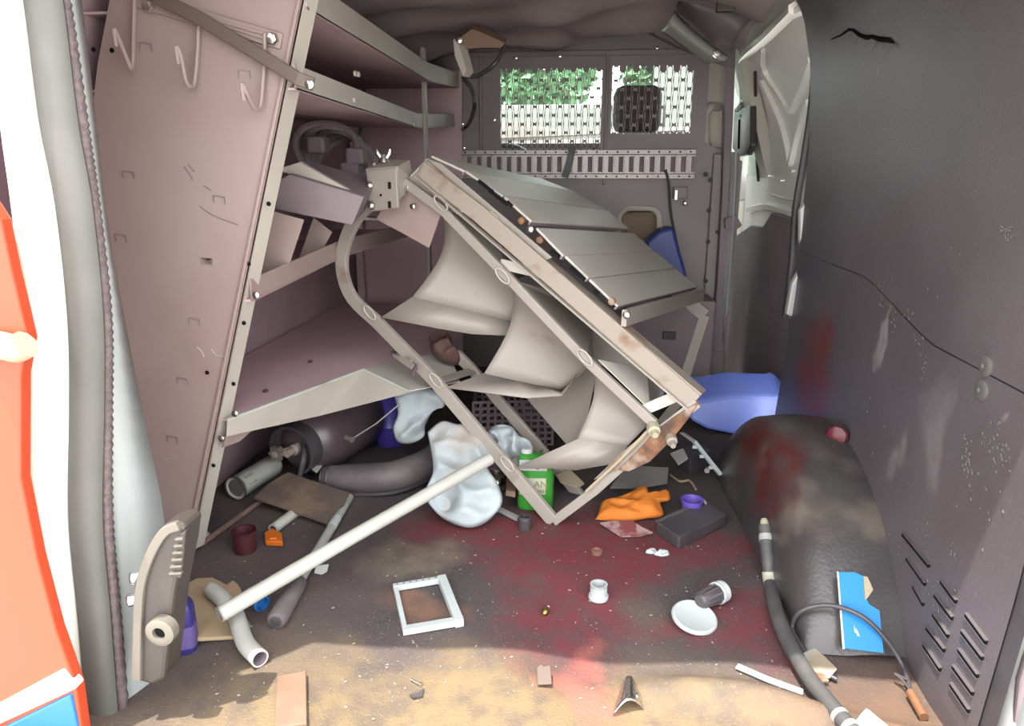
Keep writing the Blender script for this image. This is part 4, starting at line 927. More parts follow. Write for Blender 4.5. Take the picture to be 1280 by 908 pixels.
for k in range(4): pb.bar(s0 + ax * (.022 + .008 * k) + (u_ * math.cos(.5) + v_ * math.sin(.5)) * (R_ + .0008), s0 + ax * (.022 + .008 * k) + (u_ * math.cos(-.3) + v_ * math.sin(-.3)) * (R_ + .0012), .004, .0008, u_)
o = pb.build('label_print', M_scrap, sc); o['kind'] = 'stuff'
# gas cylinder
gc = gz(392, 548, .105); gax = V((.25, .95, 0.02)).normalized(); gt = thing('gas_cylinder', V((gc.x, gc.y + .1, 0)), 'black gas cylinder lying under the bent shelf', 'gas cylinder')
MB().lathe(gc, gax, [(.03, -.075), (.055, -.068), (.085, -.045), (.10, -.005), (.104, .04), (.104, .20), (.09, .235), (.05, .25)], 32).build('tank', mat('mat_tank', (.055, .038, .043), .35, col2=(.07, .05, .055), scale=6), gt, smooth=True)
cc = gc - gax * .10; u_ = gax.cross(Z).normalized(); v_ = u_.cross(gax)
col_ = [[cc + gax * h + (u_ * math.cos(a) + v_ * math.sin(a)) * r for h, r in ((0, .062), (0, .070), (.045, .070), (.045, .062))] for a in (math.radians(d) for d in range(-60, 200, 10))]
MB().loft(col_).build('collar', M_black, gt, smooth=True)
vb = cc + gax * .03; MB().lathe(vb, -gax, [(.016, -.02), (.016, .02), (.010, .024), (.010, .05)], 14).build('valve', M_rustedge, gt, smooth=True)
kw = gz(346, 567, .10); dv = (vb - kw)
mb = MB(); kr = []
for h, s_ in ((-.008, .9), (0, 1), (.008, .9)):
    kr.append([kw - gax * h + (u_ * math.cos(a) + v_ * math.sin(a)) * (.0205 + .0035 * math.cos(6 * a)) * s_ for a in (2 * math.pi * k / 36 for k in range(36))])
mb.loft(kr); kb = mb.build('handwheel', M_taupel, gt, smooth=True); MB().lathe(kw - gax * .008, -gax, [(.009, 0), (.009, .004), (.005, .005)], 12).build('hub', M_rustedge, kb, smooth=True)
MB().tube([kw, kw + dv * .9], .009, 10).build('valve_stem', M_rustedge, gt, smooth=True)
ct = smooth_path([gz(362, 540, .10), gz(376, 548, .12), gz(380, 570, .10), gz(374, 598, .04), gz(372, 610, .012)], 5); MB().tube(ct, .007, 8).build('hose', M_black, gt, smooth=True)
def on_tank(ang, h): return gc + gax * h + (u_ * math.cos(ang) + v_ * math.sin(ang)) * .105
mb = MB(); mb.add([on_tank(a, h) for a, h in ((1.9, .0), (1.65, .05), (1.35, .03), (1.6, -.01))], [(0, 1, 2, 3)]); mb.build('sticker', M_tanp, gt, solid=.001)
# rubber boot
bpth = [gz(404, 597, .035), gz(425, 598, .036), (gz(455, 598, .040)), gz(490, 596, .045), gz(520, 586, .052), gz(540, 574, .06), gz(552, 560, .07)]
bot = thing('rubber_boot', V((bpth[2].x, bpth[2].y, 0)), 'dusty black rubber boot lying in front of the blue drum', 'boot')
pp = smooth_path(bpth, 4); rr = [(.030 + .010 * math.sin(math.pi * min(1, i / (len(pp) - 1) * 1.1)) + .012 * max(0, i / (len(pp) - 1) - .5)) for i in range(len(pp))]; rr[0] = .024
MB().tube(pp, rr, 18).build('boot_shaft', M_blkdirty, bot, smooth=True)
MB().strip([p - Z * (.030) - V((0, .012, 0)) for p in pp[2:]], .05, .008, Z).build('boot_sole', M_black, bot)
for k in (0, 2): MB().tube([pp[k] + V((.0, (rr[k] + .001) * math.cos(a), (rr[k] + .001) * math.sin(a))) for a in (6.283 * j / 20 for j in range(20))], .003, 6, closed=True).build('boot_ring', M_black, bot, smooth=True)
tag(MB().prism([gz(388, 586, .05), gz(412, 570, .06), gz(402, 584, .05), gz(396, 592, .045)], V((0, .004, .001))).build('plastic_shard', M_pvc), 'thin white plastic shard between the cylinder and the boot', 'scrap')
# blue drum
bd_ = gf(480, 566); bd_.y += .03; bdt = thing('blue_drum', bd_, 'deep blue plastic drum standing under the bent shelf', 'drum')
MB().lathe(bd_ + V((0, .05, 0)), Z, [(.042, 0), (.046, .006), (.046, .06), (.048, .065), (.046, .07), (.046, .16), (.048, .165), (.046, .17), (.04, .20), (.02, .21)], 28).build('drum_body', mat('mat_drum_blue', (.06, .04, .26), .35), bdt, smooth=True)
MB().lathe(bd_ + V((0.01, .05, .21)), Z, [(.016, 0), (.016, .014), (.012, .016)], 16).build('bung', M_black, bdt, smooth=True)
cl = thing('cable_with_eyelet', gz(440, 549, .14), 'thin grey wire with a pale eyelet beside the blue drum', 'wire')
MB().tube([gz(443, 547, .145), gz(470, 530, .19), gz(500, 505, .25)], .0018, 6).build('wire', M_pvcg, cl); MB().lathe(gz(438, 549, .143), V((.9, -.4, -.1)), [(.006, -.016), (.006, .0), (.008, .002), (.008, .008), (.004, .008)], 14).build('eyelet', M_taupel, cl, smooth=True)
# white rags
tag(puffy([(534, 540), (552, 526), (572, 530), (588, 528), (604, 544), (612, 566), (609, 584), (622, 604), (628, 628), (612, 650), (590, 660), (566, 655), (546, 642), (531, 618), (541, 590), (538, 562)], gf(586, 660, .01), tiltn(48), .022, .020, 11, rings=16, keepz=.004).build('white_rag', M_cloth, smooth=True, auto=False), 'large white rag draped in front of the rubber boot', 'rag')
tag(puffy([(492, 492), (514, 486), (534, 484), (552, 492), (556, 508), (542, 514), (532, 532), (530, 546), (514, 555), (497, 553), (491, 536), (497, 516)], gy(520, 555, 1.78), tiltn(72), .018, .020, 13, rings=14, seed=4).build('white_rag', M_cloth, smooth=True, auto=False), 'cream white rag hanging from the bent shelf', 'rag')
tag(puffy([(606, 542), (622, 531), (640, 534), (650, 546), (664, 553), (666, 570), (648, 576), (628, 572), (614, 560)], gz(640, 576, .10), tiltn(50), .024, .024, 18, rings=14, seed=9).build('white_rag', M_cloth, smooth=True, auto=False), 'small crumpled white rag on top of the green jug', 'rag')
# green jug
gb = gf(668, 639); gb.y += .03; gj = thing('green_jug', gb, 'green plastic jug with cream label under the fallen rack', 'jug')
rbox(gb, .092, .055, [(.93, 0, 0), (1, .006, 0), (1, .11, 0), (.93, .132, 0), (.6, .140, -.012), (.3, .143, -.022), (.28, .147, -.022)], .06).build('jug_body', M_green, gj, smooth=True)
rbox(gb + V((-.022, .0, .145)), .03, .03, [(1, 0, 0), (1, .012, 0)], p=2).build('jug_cap', M_whp, gj, smooth=True)
Rz = Matrix.Rotation(.06, 3, 'Z'); fy0 = -.0285
lb = MB().prism([gb + Rz @ V((x, fy0, z)) for x, z in ((-.040, .044), (.026, .044), (.026, .088), (-.040, .088))], Rz @ V((0, -.001, 0))).build('label', M_label, gj)
MB().prism([gb + Rz @ V((x, fy0, z)) for x, z in ((-.040, .108), (.028, .108), (.028, .136), (-.040, .136))], Rz @ V((0, -.001, 0))).build('upper_label', M_paper, gj)
for ring in range(6):
    a = ring * math.pi * 2 / 5; r_ = .0048 if ring < 5 else 0
    MB().lathe(gb + Rz @ V((.004 + r_ * math.cos(a), fy0 - .0012, .120 + r_ * math.sin(a))), Rz @ V((0, -1, 0)), [(.0038, 0), (.0038, .0006)], 10).build('petal_print', M_ink, gj)
def text(body, size, origin, R, m, parent, name):
    cu = bpy.data.curves.new('tmp', 'FONT'); cu.body = body; cu.size = size; cu.extrude = .0003; cu.align_x = 'CENTER'
    to = bpy.data.objects.new('tmp', cu); COL.objects.link(to); bpy.context.view_layer.update()
    me = bpy.data.meshes.new_from_object(to.evaluated_get(bpy.context.evaluated_depsgraph_get())); bpy.data.objects.remove(to)
    me.name = name; me.materials.clear(); me.materials.append(m); o0 = V(parent['base'])
    X90 = Matrix.Rotation(math.pi / 2, 3, 'X')
    for v in me.vertices: v.co = origin + R @ (X90 @ v.co) - o0
    o = bpy.data.objects.new(name, me); COL.objects.link(o); o.parent = parent; return o
text('O AN', .024, gb + Rz @ V((.0, fy0 - .0015, .064)), Rz, M_print, gj, 'label_lettering')
mb = MB()
for k in range(9): mb.prism([gb + Rz @ V((-.026 + .0062 * k + a, fy0 - .0012, .049 + b)) for a, b in ((0, 0), (.0032, 0), (.0042, .007), (.0008, .0085))], Rz @ V((0, -.0005, 0)))
o = mb.build('small_print', M_print, gj); o['kind'] = 'stuff'
# crate lattice behind
cb = gy(640, 548, 2.05); ck_ = thing('plastic_crate', V((cb.x, cb.y, 0)), 'dark perforated plastic crate behind the white rags', 'crate')
cx0, cx1, cz0, cz1 = gy(592, 530, 2.05).x, gy(690, 530, 2.05).x, .0, gy(640, 505, 2.05).z
for side, (a, b) in enumerate((((cx0, 2.05), (cx1, 2.09)), ((cx0 - .03, 2.30), (cx1 - .03, 2.34)), ((cx0, 2.05), (cx0 - .03, 2.30)), ((cx1, 2.09), (cx1 - .03, 2.34)))):
    mb = MB(); nb = 11; nn = V((b[1] - a[1], -(b[0] - a[0]), 0)).normalized()
    for k in range(nb + 1): x, y = a[0] + (b[0] - a[0]) * k / nb, a[1] + (b[1] - a[1]) * k / nb; mb.bar(V((x, y, cz0)), V((x, y, cz1)), .008, .004, nn)
    for k in range(8): z = cz0 + .004 + (cz1 - cz0 - .004) * k / 7; mb.bar(V((a[0], a[1], z)), V((b[0], b[1], z)), .008, .004, nn)
    mb.build('lattice_side', M_dark, ck_)
MB().box(((cx0 + cx1) / 2 - .015, 2.195, .006), (cx1 - cx0, .25, .008)).build('crate_base', M_dark, ck_)
# crumpled can
cn = gf(628, 622); ct_ = thing('crumpled_can', cn, 'crumpled silver can with brown wrapper beside the green jug', 'can')
mb = MB(); rings = []
for k in range(9):
    h = .01 + k * .009; rings.append([cn + V((-.02 + math.cos(a) * (.026 + .008 * nz((math.cos(a), math.sin(a), k * .5), 2.5)), .02 + math.sin(a) * (.024 + .008 * nz((math.sin(a), k * .6, 2), 2.2)), h * .95 + .006 * nz((a, k, 0), 1))) for a in (6.283 * j / 18 for j in range(18))])
mb.loft(rings); mb.build('can_body', M_chrome, ct_, smooth=True)
MB().prism([gf(*q, .045) for q in ((633, 600), (645, 602), (644, 622), (632, 620))], V((0, .01, .01))).build('wrapper', mat('mat_wrapper', (.32, .20, .13), .7), ct_)
cpb = gf(656, 661); bc = thing('black_cap', cpb, 'small black plastic cap standing before the green jug', 'cap')
MB().lathe(cpb, Z, [(.015, 0), (.016, .002), (.016, .03), (.014, .032), (.012, .032), (.012, .02), (.001, .02)], 20).build('cap_body', M_black, bc, smooth=True); MB().lathe(cpb, Z, [(.0165, .024), (.0172, .026), (.0165, .028)], 20, caps=False).build('cap_ridge', M_black, bc, smooth=True)
tag(MB().bar(gf(624, 637, .008), gf(648, 649, .008), .012, .010, Z).build('metal_bar', M_pvcg, bevel=.001), 'short pale metal bar beside the black cap', 'bar')
# orange cloth and neighbours
tag(puffy([(744, 650), (748, 640), (753, 627), (770, 622), (788, 615), (806, 607), (815, 620), (834, 612), (838, 625), (826, 629), (830, 645), (806, 649), (780, 653)], gf(790, 652, .004), tiltn(24), .010, .011, 20, rings=12, seed=2, keepz=.003).build('orange_cloth', M_orange, smooth=True, auto=False), 'bright orange cloth crumpled in front of the rack foot', 'cloth')
tag(slab(MB(), [(750, 655), (762, 653), (790, 652), (802, 660), (816, 667), (798, 672), (776, 672)], gf(785, 672, .004), tiltn(10), .003).build('stained_scrap', M_pink), 'pink stained plastic scrap before the orange cloth', 'scrap')
pc_ = gf(864, 645); pt_ = thing('purple_cup', pc_, 'small violet plastic cup behind the black block', 'cup')
MB().lathe(pc_, Z, [(.018, 0), (.019, .002), (.027, .042), (.0285, .043), (.0285, .045), (.025, .045), (.017, .005), (.001, .004)], 28).build('cup_body', M_purple, pt_, smooth=True)
MB().tube([pc_ + V((.024 + .010 * math.sin(a), .004, .028 + .014 * math.cos(a))) for a in (math.pi * k / 10 for k in range(11))], .003, 8).build('handle', M_pvcg, pt_, smooth=True)
kb_ = [gf(820, 668), gf(848, 688), gf(908, 658), gf(882, 640)]; bk_ = thing('foam_block', kb_[0], 'black foam block lying beside the violet cup', 'block')
MB().prism(kb_, Z * .032).build('block_body', M_black, bk_, bevel=.004); MB().bar(kb_[0] + Z * .033, kb_[3] + Z * .033, .008, .002, Z).build('top_edge', M_blkdirty, bk_)
br_ = thing('white_bracket', gf(880, 600), 'white plastic strip with teeth leaning beside the rusted rack foot', 'bracket')
bq = [gz(852, 541, .10), gz(868, 552, .10), gz(882, 570, .07), gz(901, 594, .03)]; MB().strip(bq, .010, .010, V((.3, -.8, .5))).build('strip_bar', M_whp, br_, bevel=.001)
for p in (bq[1].lerp(bq[2], .3), bq[1].lerp(bq[2], .95), bq[2].lerp(bq[3], .55)): MB().box(p + V((-.008, 0, -.004)), (.012, .006, .008)).build('tooth', M_whp, br_)
MB().lathe(gz(884, 588, .03), V((-.3, -1, 0)), [(.007, -.008), (.007, .006)], 12).build('knob', M_pvcg, br_, smooth=True)
tag(slab(MB(), [(776, 592), (802, 584), (836, 586), (834, 606), (800, 612), (762, 612)], gf(800, 614, .01), tiltn(25), .006).build('felt_scrap', M_scrap, bevel=.002), 'grey felt scrap behind the orange cloth', 'scrap')
bx_ = thing('dark_box', gf(866, 605), 'dark plastic box with grey tab behind the violet cup', 'box')
MB().prism([gf(*q) for q in ((846, 584), (862, 594), (888, 584), (870, 572))], Z * .05).build('box_body', M_black, bx_, bevel=.003); MB().prism([gz(838, 568, .07), gz(854, 562, .08), gz(860, 574, .07), gz(848, 582, .06)], V((0, .003, .002))).build('grey_tab', M_pvcg, bx_)
tag(MB().tube(smooth_path([gf(838, 594, .006), gf(850, 602, .005), (gf(862, 601, .005)), gf(870, 612, .005)], 4), .0035, 6).build('twig', M_wood, smooth=True), 'thin pale wood sliver beside the dark box', 'scrap')
# blue plastic sheet by the arch and jerrycan behind the rack
bs0 = gy(925, 545, 2.22)
bt_ = MB().prism(outline([(858, 500), (880, 500), (915, 494), (965, 496), (975, 484 + 10), (990, 508), (984, 530), (925, 546), (884, 538), (862, 526)], bs0, tiltn(70)), V((0, .13, .045)))
tag(bt_.build('blue_tub', M_bluep, bevel=.012), 'bright blue plastic tub lying between the rack and wheel arch', 'tub')
jc = gy(836, 400, 2.80); zj = gy(830, 373, 2.78).z; jt = thing('blue_jerrycan', V((jc.x, 2.83, zj)), 'dark blue jerrycan standing behind the rack by the bulkhead', 'jerrycan')
tc = thing('tool_case', V((jc.x, 2.84, 0)), 'black case standing under the blue jerrycan', 'case')
MB().box((jc.x, 2.85, zj / 2 - .002), (.34, .18, zj - .006)).build('case_body', M_dark, tc, bevel=.01); MB().box((jc.x, 2.755, zj * .6), (.05, .012, .03)).build('clasp', M_black, tc, bevel=.003)
MB().prism([gy(800, 372, 2.78), gy(808, 302, 2.78), gy(826, 288, 2.78), gy(842, 284, 2.78), gy(858, 342, 2.78), gy(860, 372, 2.78)], V((0, .13, 0))).build('can_body', mat('mat_can_blue', (.03, .06, .34), .4), jt, bevel=.012); MB().lathe(gy(834, 288, 2.84), Z, [(.018, -.01), (.018, .014)], 14).build('cap', M_black, jt, smooth=True)
# grey square frame
fc_ = [(491, 733), (557, 722), (580, 779), (504, 792)]; sf = thing('square_frame', gf(536, 758), 'pale grey square plastic frame lying flat on the floor', 'frame')
P4 = [gf(*q, .007) for q in fc_]
for k, w_ in enumerate((.012, .017, .016, .009)):
    a, b = P4[k], P4[(k + 1) % 4]; d_ = (b - a).normalized(); c_ = (P4[0] + P4[2]) / 2; inn = Z.cross(d_); inn = inn if inn.dot(c_ - a) > 0 else -inn
    MB().bar(a + inn * w_ / 2, b + inn * w_ / 2, w_, .012 if k != 1 else .016, Z).build('frame_side', M_whp, sf, bevel=.001)
for k in range(7): 
    p = P4[0].lerp(P4[1], .1 + .12 * k) + V((0, -.006, .0062)); MB().lathe(p, Z, [(.002, 0), (.002, .0006)], 8).build('dimple', M_scrap, sf)
# white cup-cap
wc = gf(748, 748); wt = thing('bottle_top', wc, 'translucent white plastic cap standing on the floor', 'cap')
MB().lathe(wc, Z, [(.017, 0), (.020, .001), (.020, .007), (.0165, .009), (.016, .03), (.0175, .032), (.0135, .032), (.013, .008), (.001, .007)], 26).build('cap_body', M_whp, wt, smooth=True)
for k in range(3): MB().lathe(wc + Z * (.013 + .005 * k), Z, [(.0163, 0), (.0172, .001), (.0163, .002)], 26, caps=False).build('thread', M_whp, wt, smooth=True)
# white disc and knob
dc = gf(868, 772, .012); dn = V((.12, -.18, 1)).normalized(); dt_ = thing('white_disc', V((dc.x, dc.y, 0)), 'round white plastic disc lying tilted under the black knob', 'disc')
MB().lathe(dc, dn, [(.038, -.006), (.042, -.003), (.042, .003), (.039, .005), (.036, .0035), (.001, .003)], 36).build('disc_body', M_whp, dt_, smooth=True); MB().lathe(dc, dn, [(.0424, -.002), (.0432, 0), (.0424, .002)], 36, caps=False).build('disc_rim', M_whp, dt_, smooth=True)
k0, k1 = gf(874, 752, .028), gf(901, 740, .022); ax = (k1 - k0).normalized(); ln = (k1 - k0).length; kt = thing('ribbed_knob', V((k1.x, k1.y, 0)), 'black ribbed knob with white collar resting on the disc', 'knob')
MB().lathe(k0, ax, [(.011, 0), (.014, .003), (.017, ln * .5), (.018, ln * .8)], 24).build('knob_grip', M_black, kt, smooth=True)
for k in range(10):
    a = 6.283 * k / 10; u_ = ax.orthogonal().normalized(); v_ = ax.cross(u_); d_ = u_ * math.cos(a) + v_ * math.sin(a); MB().bar(k0 + d_ * .014 + ax * .004, k0 + d_ * .0185 + ax * ln * .78, .003, .003, d_).build('grip_rib', M_blkdirty, kt)
MB().lathe(k1 - ax * ln * .2, ax, [(.0175, 0), (.022, .001), (.022, .006), (.019, .007), (.019, .011), (.021, .012), (.021, .018), (.015, .019), (.012, .012), (.001, .012)], 28).build('collar', M_whp, kt, smooth=True)
tag(MB().strip([gf(921, 833, .006), gf(960, 850, .006), gf(1004, 866, .006)], .013, .004, Z).build('plastic_strip', M_whp, bevel=.001), 'flat pale plastic strip on the sunlit floor', 'strip')
# thick hose
hp_ = [ga(956, 658, .022), ga(960, 700, .022), ga(963, 730, .022), gz(972, 770, .016), gz(988, 808, .016), gz(1012, 848, .016), gz(1040, 884, .016), gz(1066, 914, .016), gz(1110, 960, .016)]
hs = smooth_path(hp_, 6); ht = thing('rubber_hose', V((hs[20].x, hs[20].y, 0)), 'thick dark rubber hose running along the wheel arch', 'hose')
MB().tube(hs, .0135, 14).build('hose_tube', M_hose, ht, smooth=True)
def band(i0, i1, r, m, nm): MB().tube(hs[i0:i1 + 1], r, 14).build(nm, m, ht, smooth=True)
band(9, 12, .0142, M_label, 'paper_label'); band(2, 3, .0148, M_pvcg, 'clamp'); band(41, 42, .0142, M_label, 'white_ring'); band(38, 39, .0142, M_label, 'white_ring')
MB().bar(hs[2] + V((.010, -.008, 0)), hs[2] + V((.026, -.008, .0)), .006, .006, V((0, -1, 0))).build('clamp_screw', M_chrome, ht)
ax = (hs[0] - hs[1]).normalized(); MB().lathe(hs[0], ax, [(.009, 0), (.009, .010), (.006, .016)], 10).build('brass_tip', M_cream, ht, smooth=True)
# thin cable with copper end
cq = smooth_path([gf(1046, 850, .008), gf(1020, 834, .008), gf(1000, 806, .012), ga(990, 784, .02), ga(1002, 764, .02), ga(1036, 757, .025), ga(1076, 770, .035), ga(1106, 798, .03), ga(1128, 832, .02), gf(1138, 866, .012)], 6)
cb_ = thing('thin_cable', V((cq[0].x, cq[0].y, 0)), 'thin black cable looping over the blue card', 'cable')
MB().tube(cq, .0042, 10).build('cable', M_black, cb_, smooth=True)
e0, e1 = cq[-1], gf(1155, 897, .008); MB().tube([e0, e1], .0075, 12).build('copper_end', M_copper, cb_, smooth=True)
MB().tube(smooth_path([gf(1138, 864, .014), gf(1128, 850, .02), gf(1118, 842, .022), gf(1134, 850, .02)], 4), .002, 6).build('loose_strand', M_black, cb_)
# blue card
k1_, k2_, k3_ = ga(1055, 806, .006), ga(1100, 806, .006), ga(1066, 720, .008); kn = (k2_ - k1_).cross(k3_ - k1_).normalized(); kn = kn if kn.dot(CF) < 0 else -kn; ko = k1_ + kn * .012; bcd = thing('blue_card', ko, 'bright blue torn card leaning on the wheel arch', 'card')
slab(MB(), [(1047, 716), (1068, 716), (1079, 721), (1082, 738), (1082, 748), (1086, 756), (1099, 764), (1104, 817), (1055, 811)], ko, kn, .002).build('card_sheet', M_bluecard, bcd)
slab(MB(), [(1079, 721), (1084, 722), (1091, 738), (1084, 748), (1081, 751), (1080, 738)], ko + kn * .002, kn, .003).build('torn_flap', M_tanp, bcd)
slab(MB(), [(1046, 715), (1048, 715), (1056, 812), (1053, 812)], ko + kn * .0025, kn, .001).build('card_edge', M_paper, bcd)
for x, y, w_ in ((1067, 786, 4), (1070, 790, 5)):
    slab(MB(), [(x, y - 5), (x + w_, y + 6), (x + 1, y + 5)], ko + kn * .0022, kn, .0006).build('crease', M_paper, bcd)
pipe('pipe_end', [gf(1074, 898, .02), gf(1124, 940, .02)], .019, M_whp, 'white plastic pipe end beside the rubber hose', 'pipe', wall=.004)
# rusty tin scraps by the arch
tag(slab(MB(), [(1004, 818), (1018, 812), (1030, 822), (1046, 838), (1036, 850), (1016, 842)], gf(1028, 850, .006), tiltn(14), .003).build('tin_scrap', mat('mat_tin', (.42, .34, .24), .7, col2=(.5, .5, .48), scale=22)), 'pale rusty tin scrap beside the rubber hose', 'scrap')
tag(slab(MB(), [(1016, 842), (1030, 845), (1036, 854), (1024, 856)], gf(1026, 857, .005), tiltn(8), .004).build('rust_flake', M_rust), 'rust red flake under the tin scrap', 'scrap')
# lens on the arch
lq = ga(1046, 545, .018); lz = thing('red_lens', lq, 'dark red glassy lamp lens on top of the wheel arch', 'lens')
MB().lathe(lq + V((0, .0, .0)), V((-.5, -.8, .15)), [(.014, -.014), (.023, 0), (.021, .004), (.012, .007), (.003, .008)], 9).build('lens_dome', M_redlens, lz, smooth=True); MB().lathe(lq, V((-.5, -.8, .15)), [(.0235, -.004), (.025, 0), (.0225, .003)], 9, caps=False).build('lens_rim', M_maroon, lz, smooth=True)
# metal bits in the sun
tag(slab(MB(), [(671, 836), (676, 832), (680, 835), (688, 833), (690, 857), (672, 858)], gf(680, 858, .004), tiltn(18), .004).build('brown_clip', M_brownpl, bevel=.001), 'small brown plastic clip on the sunlit floor', 'clip')
sh_ = thing('metal_shard', gf(785, 898), 'curled shiny metal shard on the sunlit floor', 'scrap')
def shf(u, v):
    a = gf(766 + 38 * u, 897 - 8 * u); b = gf(778 + 16 * u, 856); p = a.lerp(b, v); p.z += .004 + .022 * math.sin(math.pi * u) * (1 - .4 * v); return p
MB().grid(shf, 12, 6).build('shard_sheet', M_chrome, sh_, smooth=True, solid=.0015)
MB().lathe(gf(798, 872, .008), V((1, -.3, .5)), [(.008, -.002), (.008, .002), (.005, .003)], 14).build('shard_eyelet', M_chrome, sh_, smooth=True)
tag(slab(MB(), [(347, 850), (383, 843), (384, 910), (344, 915)], gf(365, 905, .003), Z, .008).build('brown_block', mat('mat_brown_block', (.26, .15, .10), .8, col2=(.32, .2, .13), scale=14), bevel=.002), 'flat brown wood piece at the rear edge of the floor', 'wood')
tag(slab(MB(), [(395, 708), (411, 706), (409, 715), (402, 719), (393, 717)], gf(402, 718, .004), tiltn(12), .001).build('paper_scrap', M_paper), 'small white paper scrap beside the black grip', 'paper')
b0_ = gf(682, 768); bd2 = thing('brass_bead', b0_, 'tiny brass bead on the red stained floor', 'bead')
MB().lathe(b0_ + Z * .007, V((.3, .9, .1)), [(.002, -.011), (.006, -.006), (.007, 0), (.006, .006), (.003, .010)], 14).build('bead_body', mat('mat_brass', (.6, .43, .14), .3, .9), bd2, smooth=True); MB().lathe(b0_ + V((.003, .010, .007)), V((.3, .9, .1)), [(.003, 0), (.003, .004)], 10).build('bead_tip', M_paper, bd2, smooth=True)
rw = gf(746, 692); tag(MB().lathe(rw, Z, [(.012, 0), (.013, .008), (.010, .009), (.007, .004), (.001, .003)], 16).build('rusty_nut', mat('mat_rustnut', (.30, .14, .10), .8), smooth=True), 'small rusty cup nut in front of the stained scrap', 'nut')
sc_ = thing('screw', gf(520, 851), 'small pale screw on the sunlit floor', 'screw'); a = gf(513, 849, .004); b = gf(526, 856, .004); MB().tube([a, b], .0022, 8).build('shank', M_chrome, sc_, smooth=True); MB().lathe(b, (b - a), [(.004, 0), (.004, .002)], 10).build('head', M_chrome, sc_)
tag(slab(MB(), [(512, 870), (522, 868), (530, 862), (528, 872), (516, 874)], gf(520, 872, .003), Z, .003).build('dark_chip', M_black), 'dark bent chip on the sunlit floor', 'scrap')
for x, y, s_ in ((828, 692, 1), (815, 690, .8)): 
    q = [(x + s_ * 9 * math.cos(a) * (1 + .3 * math.sin(3 * a)), y + s_ * 4 * math.sin(a)) for a in (6.283 * k / 9 for k in range(9))]
    tag(puffy(q, gf(x, y, .002), Z, .005, .004, 60, rings=4).build('white_lump', M_whp, smooth=True, auto=False), ('larger' if s_ == 1 else 'smaller') + ' crumbly white lump in front of the black block', 'lump', 'crumbly white lumps')
# crumbs over the floor
mb = MB(); rnd = random.Random(3)
for _ in range(520):
    x, y = rnd.uniform(430, 1000) if rnd.random() < .75 else rnd.uniform(250, 440), 650 + 250 * rnd.random() ** 1.1
    p = gf(x, y, .0008); s_ = rnd.choice((.0006, .0008, .001, .0014, .0022)); a = rnd.random() * 6.28
    d_ = V((math.cos(a), math.sin(a), 0)); e = V((-math.sin(a), math.cos(a), 0)); mb.prism([p - d_ * s_ * 1.6, p + e * s_ * .6, p + d_ * s_, p - e * s_ * .5], Z * s_ * .6)
o = mb.build('floor_crumbs', mat('mat_crumbs', (.55, .50, .46), .9)); o['kind'] = 'stuff'; tag(o, 'pale crumbs and chips scattered over the floor', 'crumbs')
# ---- things up by the roof and behind the rack
tb_ = thing('torn_bracket', gy(586, 95, 2.43), 'tan torn roof bracket hanging at the left of the bulkhead', 'bracket')
MB().prism([gy(*q, 2.43) for q in ((566, 48), (574, 56), (583, 88), (578, 96), (568, 70))], V((.02, .03, 0))).build('hanging_leg', M_pale, tb_, bevel=.002)
MB().prism([gy(*q, 2.45) for q in ((576, 46), (590, 36), (606, 42), (632, 54), (626, 60), (600, 60), (580, 62))], V((0, .04, .02))).build('torn_plate', mat('mat_tan_plate', (.42, .27, .18), .7), tb_, bevel=.002)
MB().lathe(gy(574, 50, 2.425), V((0, -1, 0)), [(.010, 0), (.010, .004), (.004, .006)], 10).build('bolt', M_chrome, tb_, smooth=True)
tag(MB().tube(smooth_path([gy(632, 56, 2.46), gy(618, 80, 2.43), gy(596, 95, 2.46), gy(579, 96, 2.46), gy(590, 112, 2.43), gy(593, 135, 2.45), gy(585, 156, 2.84), gy(577, 163, 2.88)], 6), .007, 8).build('roof_cable', M_black, smooth=True), 'black cable looping down from the torn roof bracket', 'cable')
rb_ = thing('roof_reinforcement', gy(868, 50, 2.32), 'bent shiny metal roof reinforcement at the right of the bulkhead', 'reinforcement')
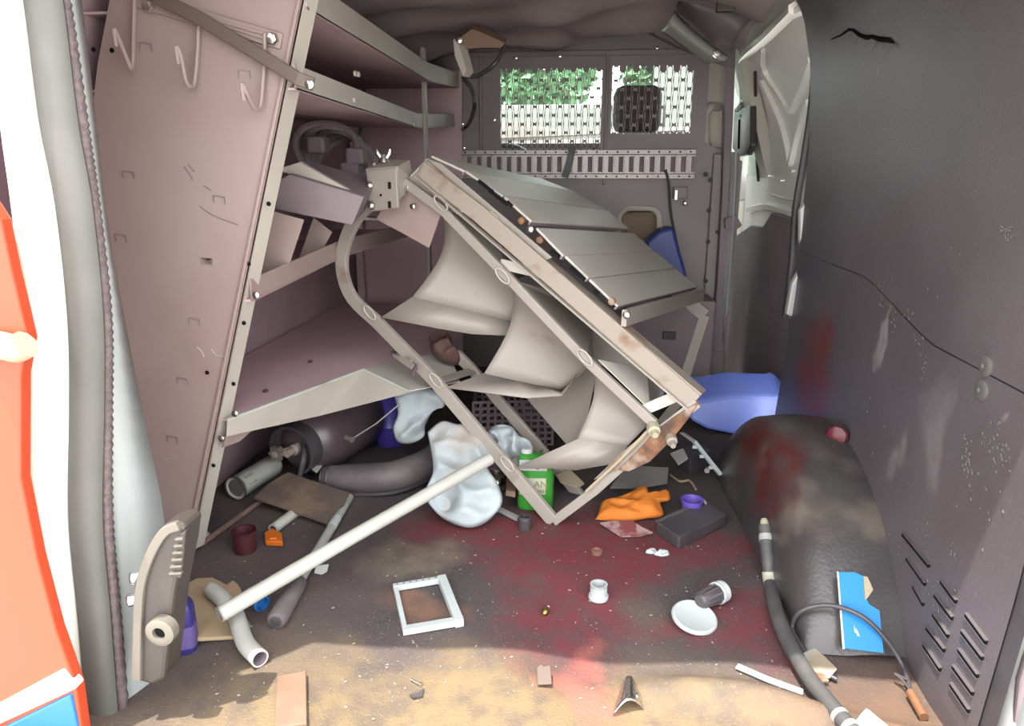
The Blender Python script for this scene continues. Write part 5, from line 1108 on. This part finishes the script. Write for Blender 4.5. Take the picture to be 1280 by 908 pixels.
def rfn(u, v):
    a = gy(843 + 68 * u, 14 + 58 * u ** .8, 2.30); b = gy(826 + 56 * u, 38 + 40 * u, 2.36); p = a.lerp(b, v); return p + V((0, -.05 * math.sin(math.pi * v), -.01 * math.sin(math.pi * v)))
MB().grid(rfn, 14, 10).build('shell', mat('mat_bent_steel', (.62, .62, .58), .3, .35), rb_, smooth=True, solid=.004)
def rfn2(u, v):
    a = gy(846 + 66 * u, 14 + 58 * u ** .8, 2.32); b = gy(868 + 90 * u, -20 + 30 * u, 2.26); p = a.lerp(b, v); return p + V((0, .08 * math.sin(math.pi * v), .03 * math.sin(math.pi * v) + .012 * nz(p, 14)))
MB().grid(rfn2, 14, 12).build('torn_liner', M_blkdirty, rb_, smooth=True, solid=.004, )
MB().box(gy(907, 8, 2.25), (.05, .03, .03)).build('clip', M_taupe, rb_, bevel=.004); MB().lathe(gy(895, 68, 2.28), V((0, -1, 0)), [(.012, 0), (.010, .004), (.005, .005)], 12).build('bolt', M_chrome, rb_, smooth=True)
rc = gz(555, 452, .32); tag(puffy([(536, 424), (548, 415), (562, 420), (568, 436), (576, 446), (570, 456), (552, 452), (540, 440)], rc, tiltn(45), .03, .025, 22, seed=6).build('red_cloth', mat('mat_red_cloth', (.14, .06, .055), .9, col2=(.2, .11, .09), scale=18), smooth=True, auto=False), 'dull red crumpled cloth behind the fallen rack', 'cloth')
lt = thing('toggle_latch', gz(505, 462, .36), 'small metal toggle latch on the bent shelf by the rack rail', 'latch')
MB().prism([gz(*q, .36) for q in ((488, 438), (496, 434), (522, 456), (516, 466))], V((0, 0, -.012))).build('latch_base', M_dark, lt, bevel=.002); MB().prism([gz(*q, .365) for q in ((491, 446), (498, 443), (518, 458), (514, 463))], V((0, 0, .006))).build('latch_lever', M_lip, lt, bevel=.001)
MB().tube([gz(490, 438, .37), gz(505, 440, .375), gz(514, 452, .37)], .002, 6).build('latch_wire', M_chrome, lt)
tag(slab(MB(), [(695, 596), (712, 588), (730, 606), (722, 611), (700, 604)], gz(715, 611, .03), tiltn(20), .006).build('pale_scrap', M_tanp), 'pale cardboard scrap behind the bottom tray', 'scrap')
